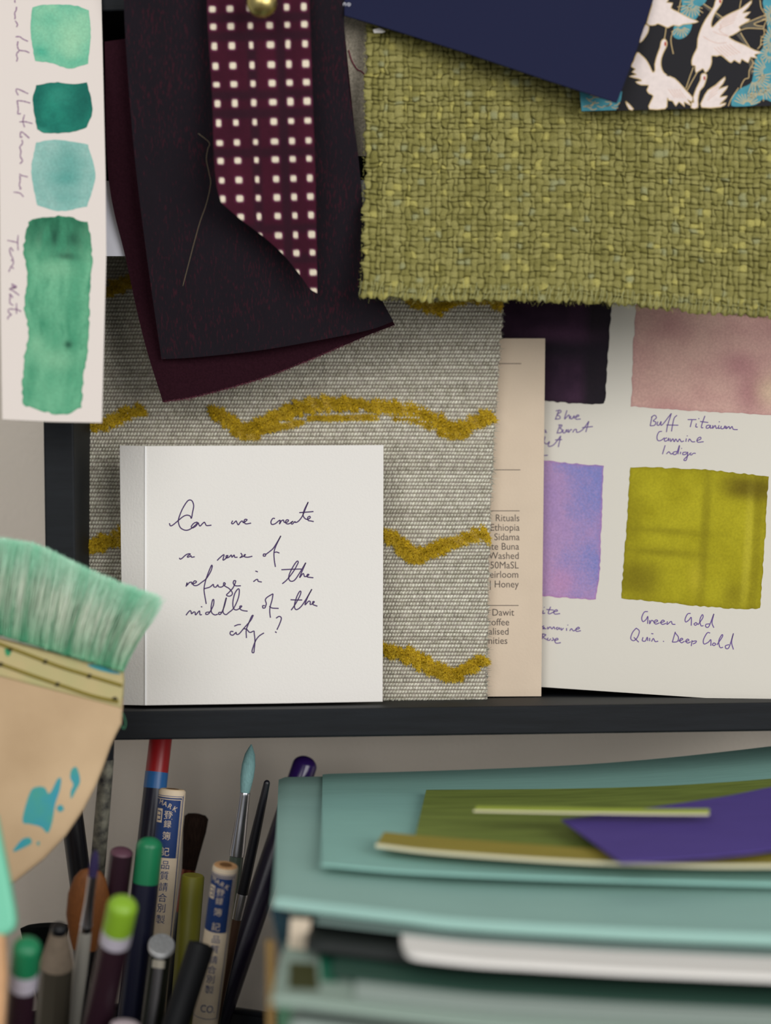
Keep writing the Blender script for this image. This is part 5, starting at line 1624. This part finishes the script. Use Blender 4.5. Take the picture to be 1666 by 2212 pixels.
# bristles
r = np.random.default_rng(120)
NB = 15000
u = r.random(NB)
rx = -330 + 596 * u
root_y = ry(rx) + r.normal(0, 2, NB)
kx = np.clip((rx + 110) / 376, -1, 1)
tipx = rx + 26 + 54 * np.sign(kx) * np.abs(kx) ** 3 + r.normal(0, 7, NB)
tipy = np.interp(tipx, [-400, -200, 0, 60, 100, 170, 260, 345, 400], [1120, 1130, 1160, 1168, 1181, 1216, 1256, 1284, 1300]) + r.gamma(1.5, 8, NB) + r.normal(0, 2, NB)
dz0, dz1 = r.uniform(-4, 4, NB), r.uniform(-6.5, 6.5, NB)
segs = 5
t = np.linspace(0, 1, segs + 1)
lump = .5 * vnoise(1, 400, 1, 30, 121)[0] + .5 * vnoise(1, 400, 1, 90, 122)[0]
lumpv = np.interp(u, np.linspace(0, 1, 400), lump)
PX = rx[:, None] + (tipx - rx)[:, None] * (t ** 1.25)[None] + (np.sin(t * 3.1)[None] * r.normal(0, 3.0, NB)[:, None])
PY = root_y[:, None] + (tipy - root_y)[:, None] * t[None]
ZZ = HP.z(PX, PY) - 3.0 + dz0[:, None] * (1 - t)[None] + dz1[:, None] * t[None] + 4.0
ctr = P(PX, PY, ZZ)
wd = .17 * (1 - .7 * t ** 3)
sd = RV[None] * r.normal(1, .2, NB)[:, None] + YV[None] * r.normal(0, .5, NB)[:, None]
sd /= np.linalg.norm(sd, axis=1)[:, None]
a = ctr + sd[:, None] * wd[None, :, None] / 2
b = ctr - sd[:, None] * wd[None, :, None] / 2
V = np.stack([a, b], 2).reshape(-1, 3)
bs = (np.arange(NB) * (segs + 1) * 2)[:, None]
s_ = np.arange(segs)[None] * 2
fq = np.stack([bs + s_, bs + s_ + 1, bs + s_ + 3, bs + s_ + 2], -1).reshape(-1, 4)
kk = np.clip(.5 + (lumpv - .5) * 1.9 + r.normal(0, .2, NB), 0, 1)
cr = mixc((50, 142, 100), (132, 186, 146), kk)
cm = mixc((120, 166, 130), (232, 236, 216), kk)
ct = mixc((140, 218, 180), (198, 238, 212), kk)
w1, w2 = np.clip(t / .5, 0, 1), np.clip((t - .55) / .4, 0, 1)
cl = cr[:, None] * (1 - w1)[None, :, None] + cm[:, None] * w1[None, :, None]
cl = cl * (1 - w2)[None, :, None] + ct[:, None] * w2[None, :, None]
cl = np.repeat(cl[:, :, None], 2, 2).reshape(-1, 3)
mesh_np('bristles', V, fq, vc_hair, hake, cl)
q_ = catmull([(258, 1560), (267, 1575), (271, 1560), (262, 1535)], 6)
tube('stray_bristle', HP.at(q_[:, 0], q_[:, 1], -2), .1, M('green_fibre', (70, 140, 104), .6, .3), hake, 5)

# ------------------------------------------------------------------ light, world, camera
def area(name, loc, target, sx, sy, power, color):
    L = bpy.data.lights.new(name, 'AREA')
    L.shape = 'RECTANGLE'
    L.size, L.size_y = sx, sy
    L.energy = power
    L.color = color
    o = bpy.data.objects.new(name, L)
    o.location = loc
    d = Vector(target) - Vector(loc)
    o.rotation_euler = d.to_track_quat('-Z', 'Y').to_euler()
    COL.objects.link(o)
    o['kind'] = 'helper'
    return o


area('window_and_fill_light', (.9, -.8, .52), (0, .6, .22), 1.0, 1.0, 20, (1.0, .985, .965))
area('window_and_fill_light', (-.42, -1.0, .82), (0, .6, .22), 1.0, 1.0, 12, (1.0, .985, .965))  # added left fill with no window behind it, lightens the wall beside the shelf
world = bpy.data.worlds.new('room_ambient')
bpy.context.scene.world = world
world.use_nodes = True
bg = world.node_tree.nodes['Background']
bg.inputs[0].default_value = (.92, .95, 1.0, 1)
bg.inputs[1].default_value = .36

cam = bpy.data.cameras.new('camera')
cam.sensor_fit = 'VERTICAL'
cam.sensor_height = 36
cam.lens = F / H_IMG * 36
cam.clip_start = .02
cam.dof.use_dof = True
cam.dof.focus_distance = .608
cam.dof.aperture_fstop = 6.0
co = bpy.data.objects.new('camera', cam)
m3 = Matrix((RV, UV_, -YV)).transposed()
co.matrix_world = Matrix.Translation(Vector(C0 * MM)) @ m3.to_4x4()
COL.objects.link(co)
sc = bpy.context.scene
sc.camera = co
sc.view_settings.view_transform = 'Standard'
sc.view_settings.look = 'None'
sc.view_settings.gamma = 1
sc.view_settings.use_curve_mapping = False
sc.view_settings.exposure = -0.21
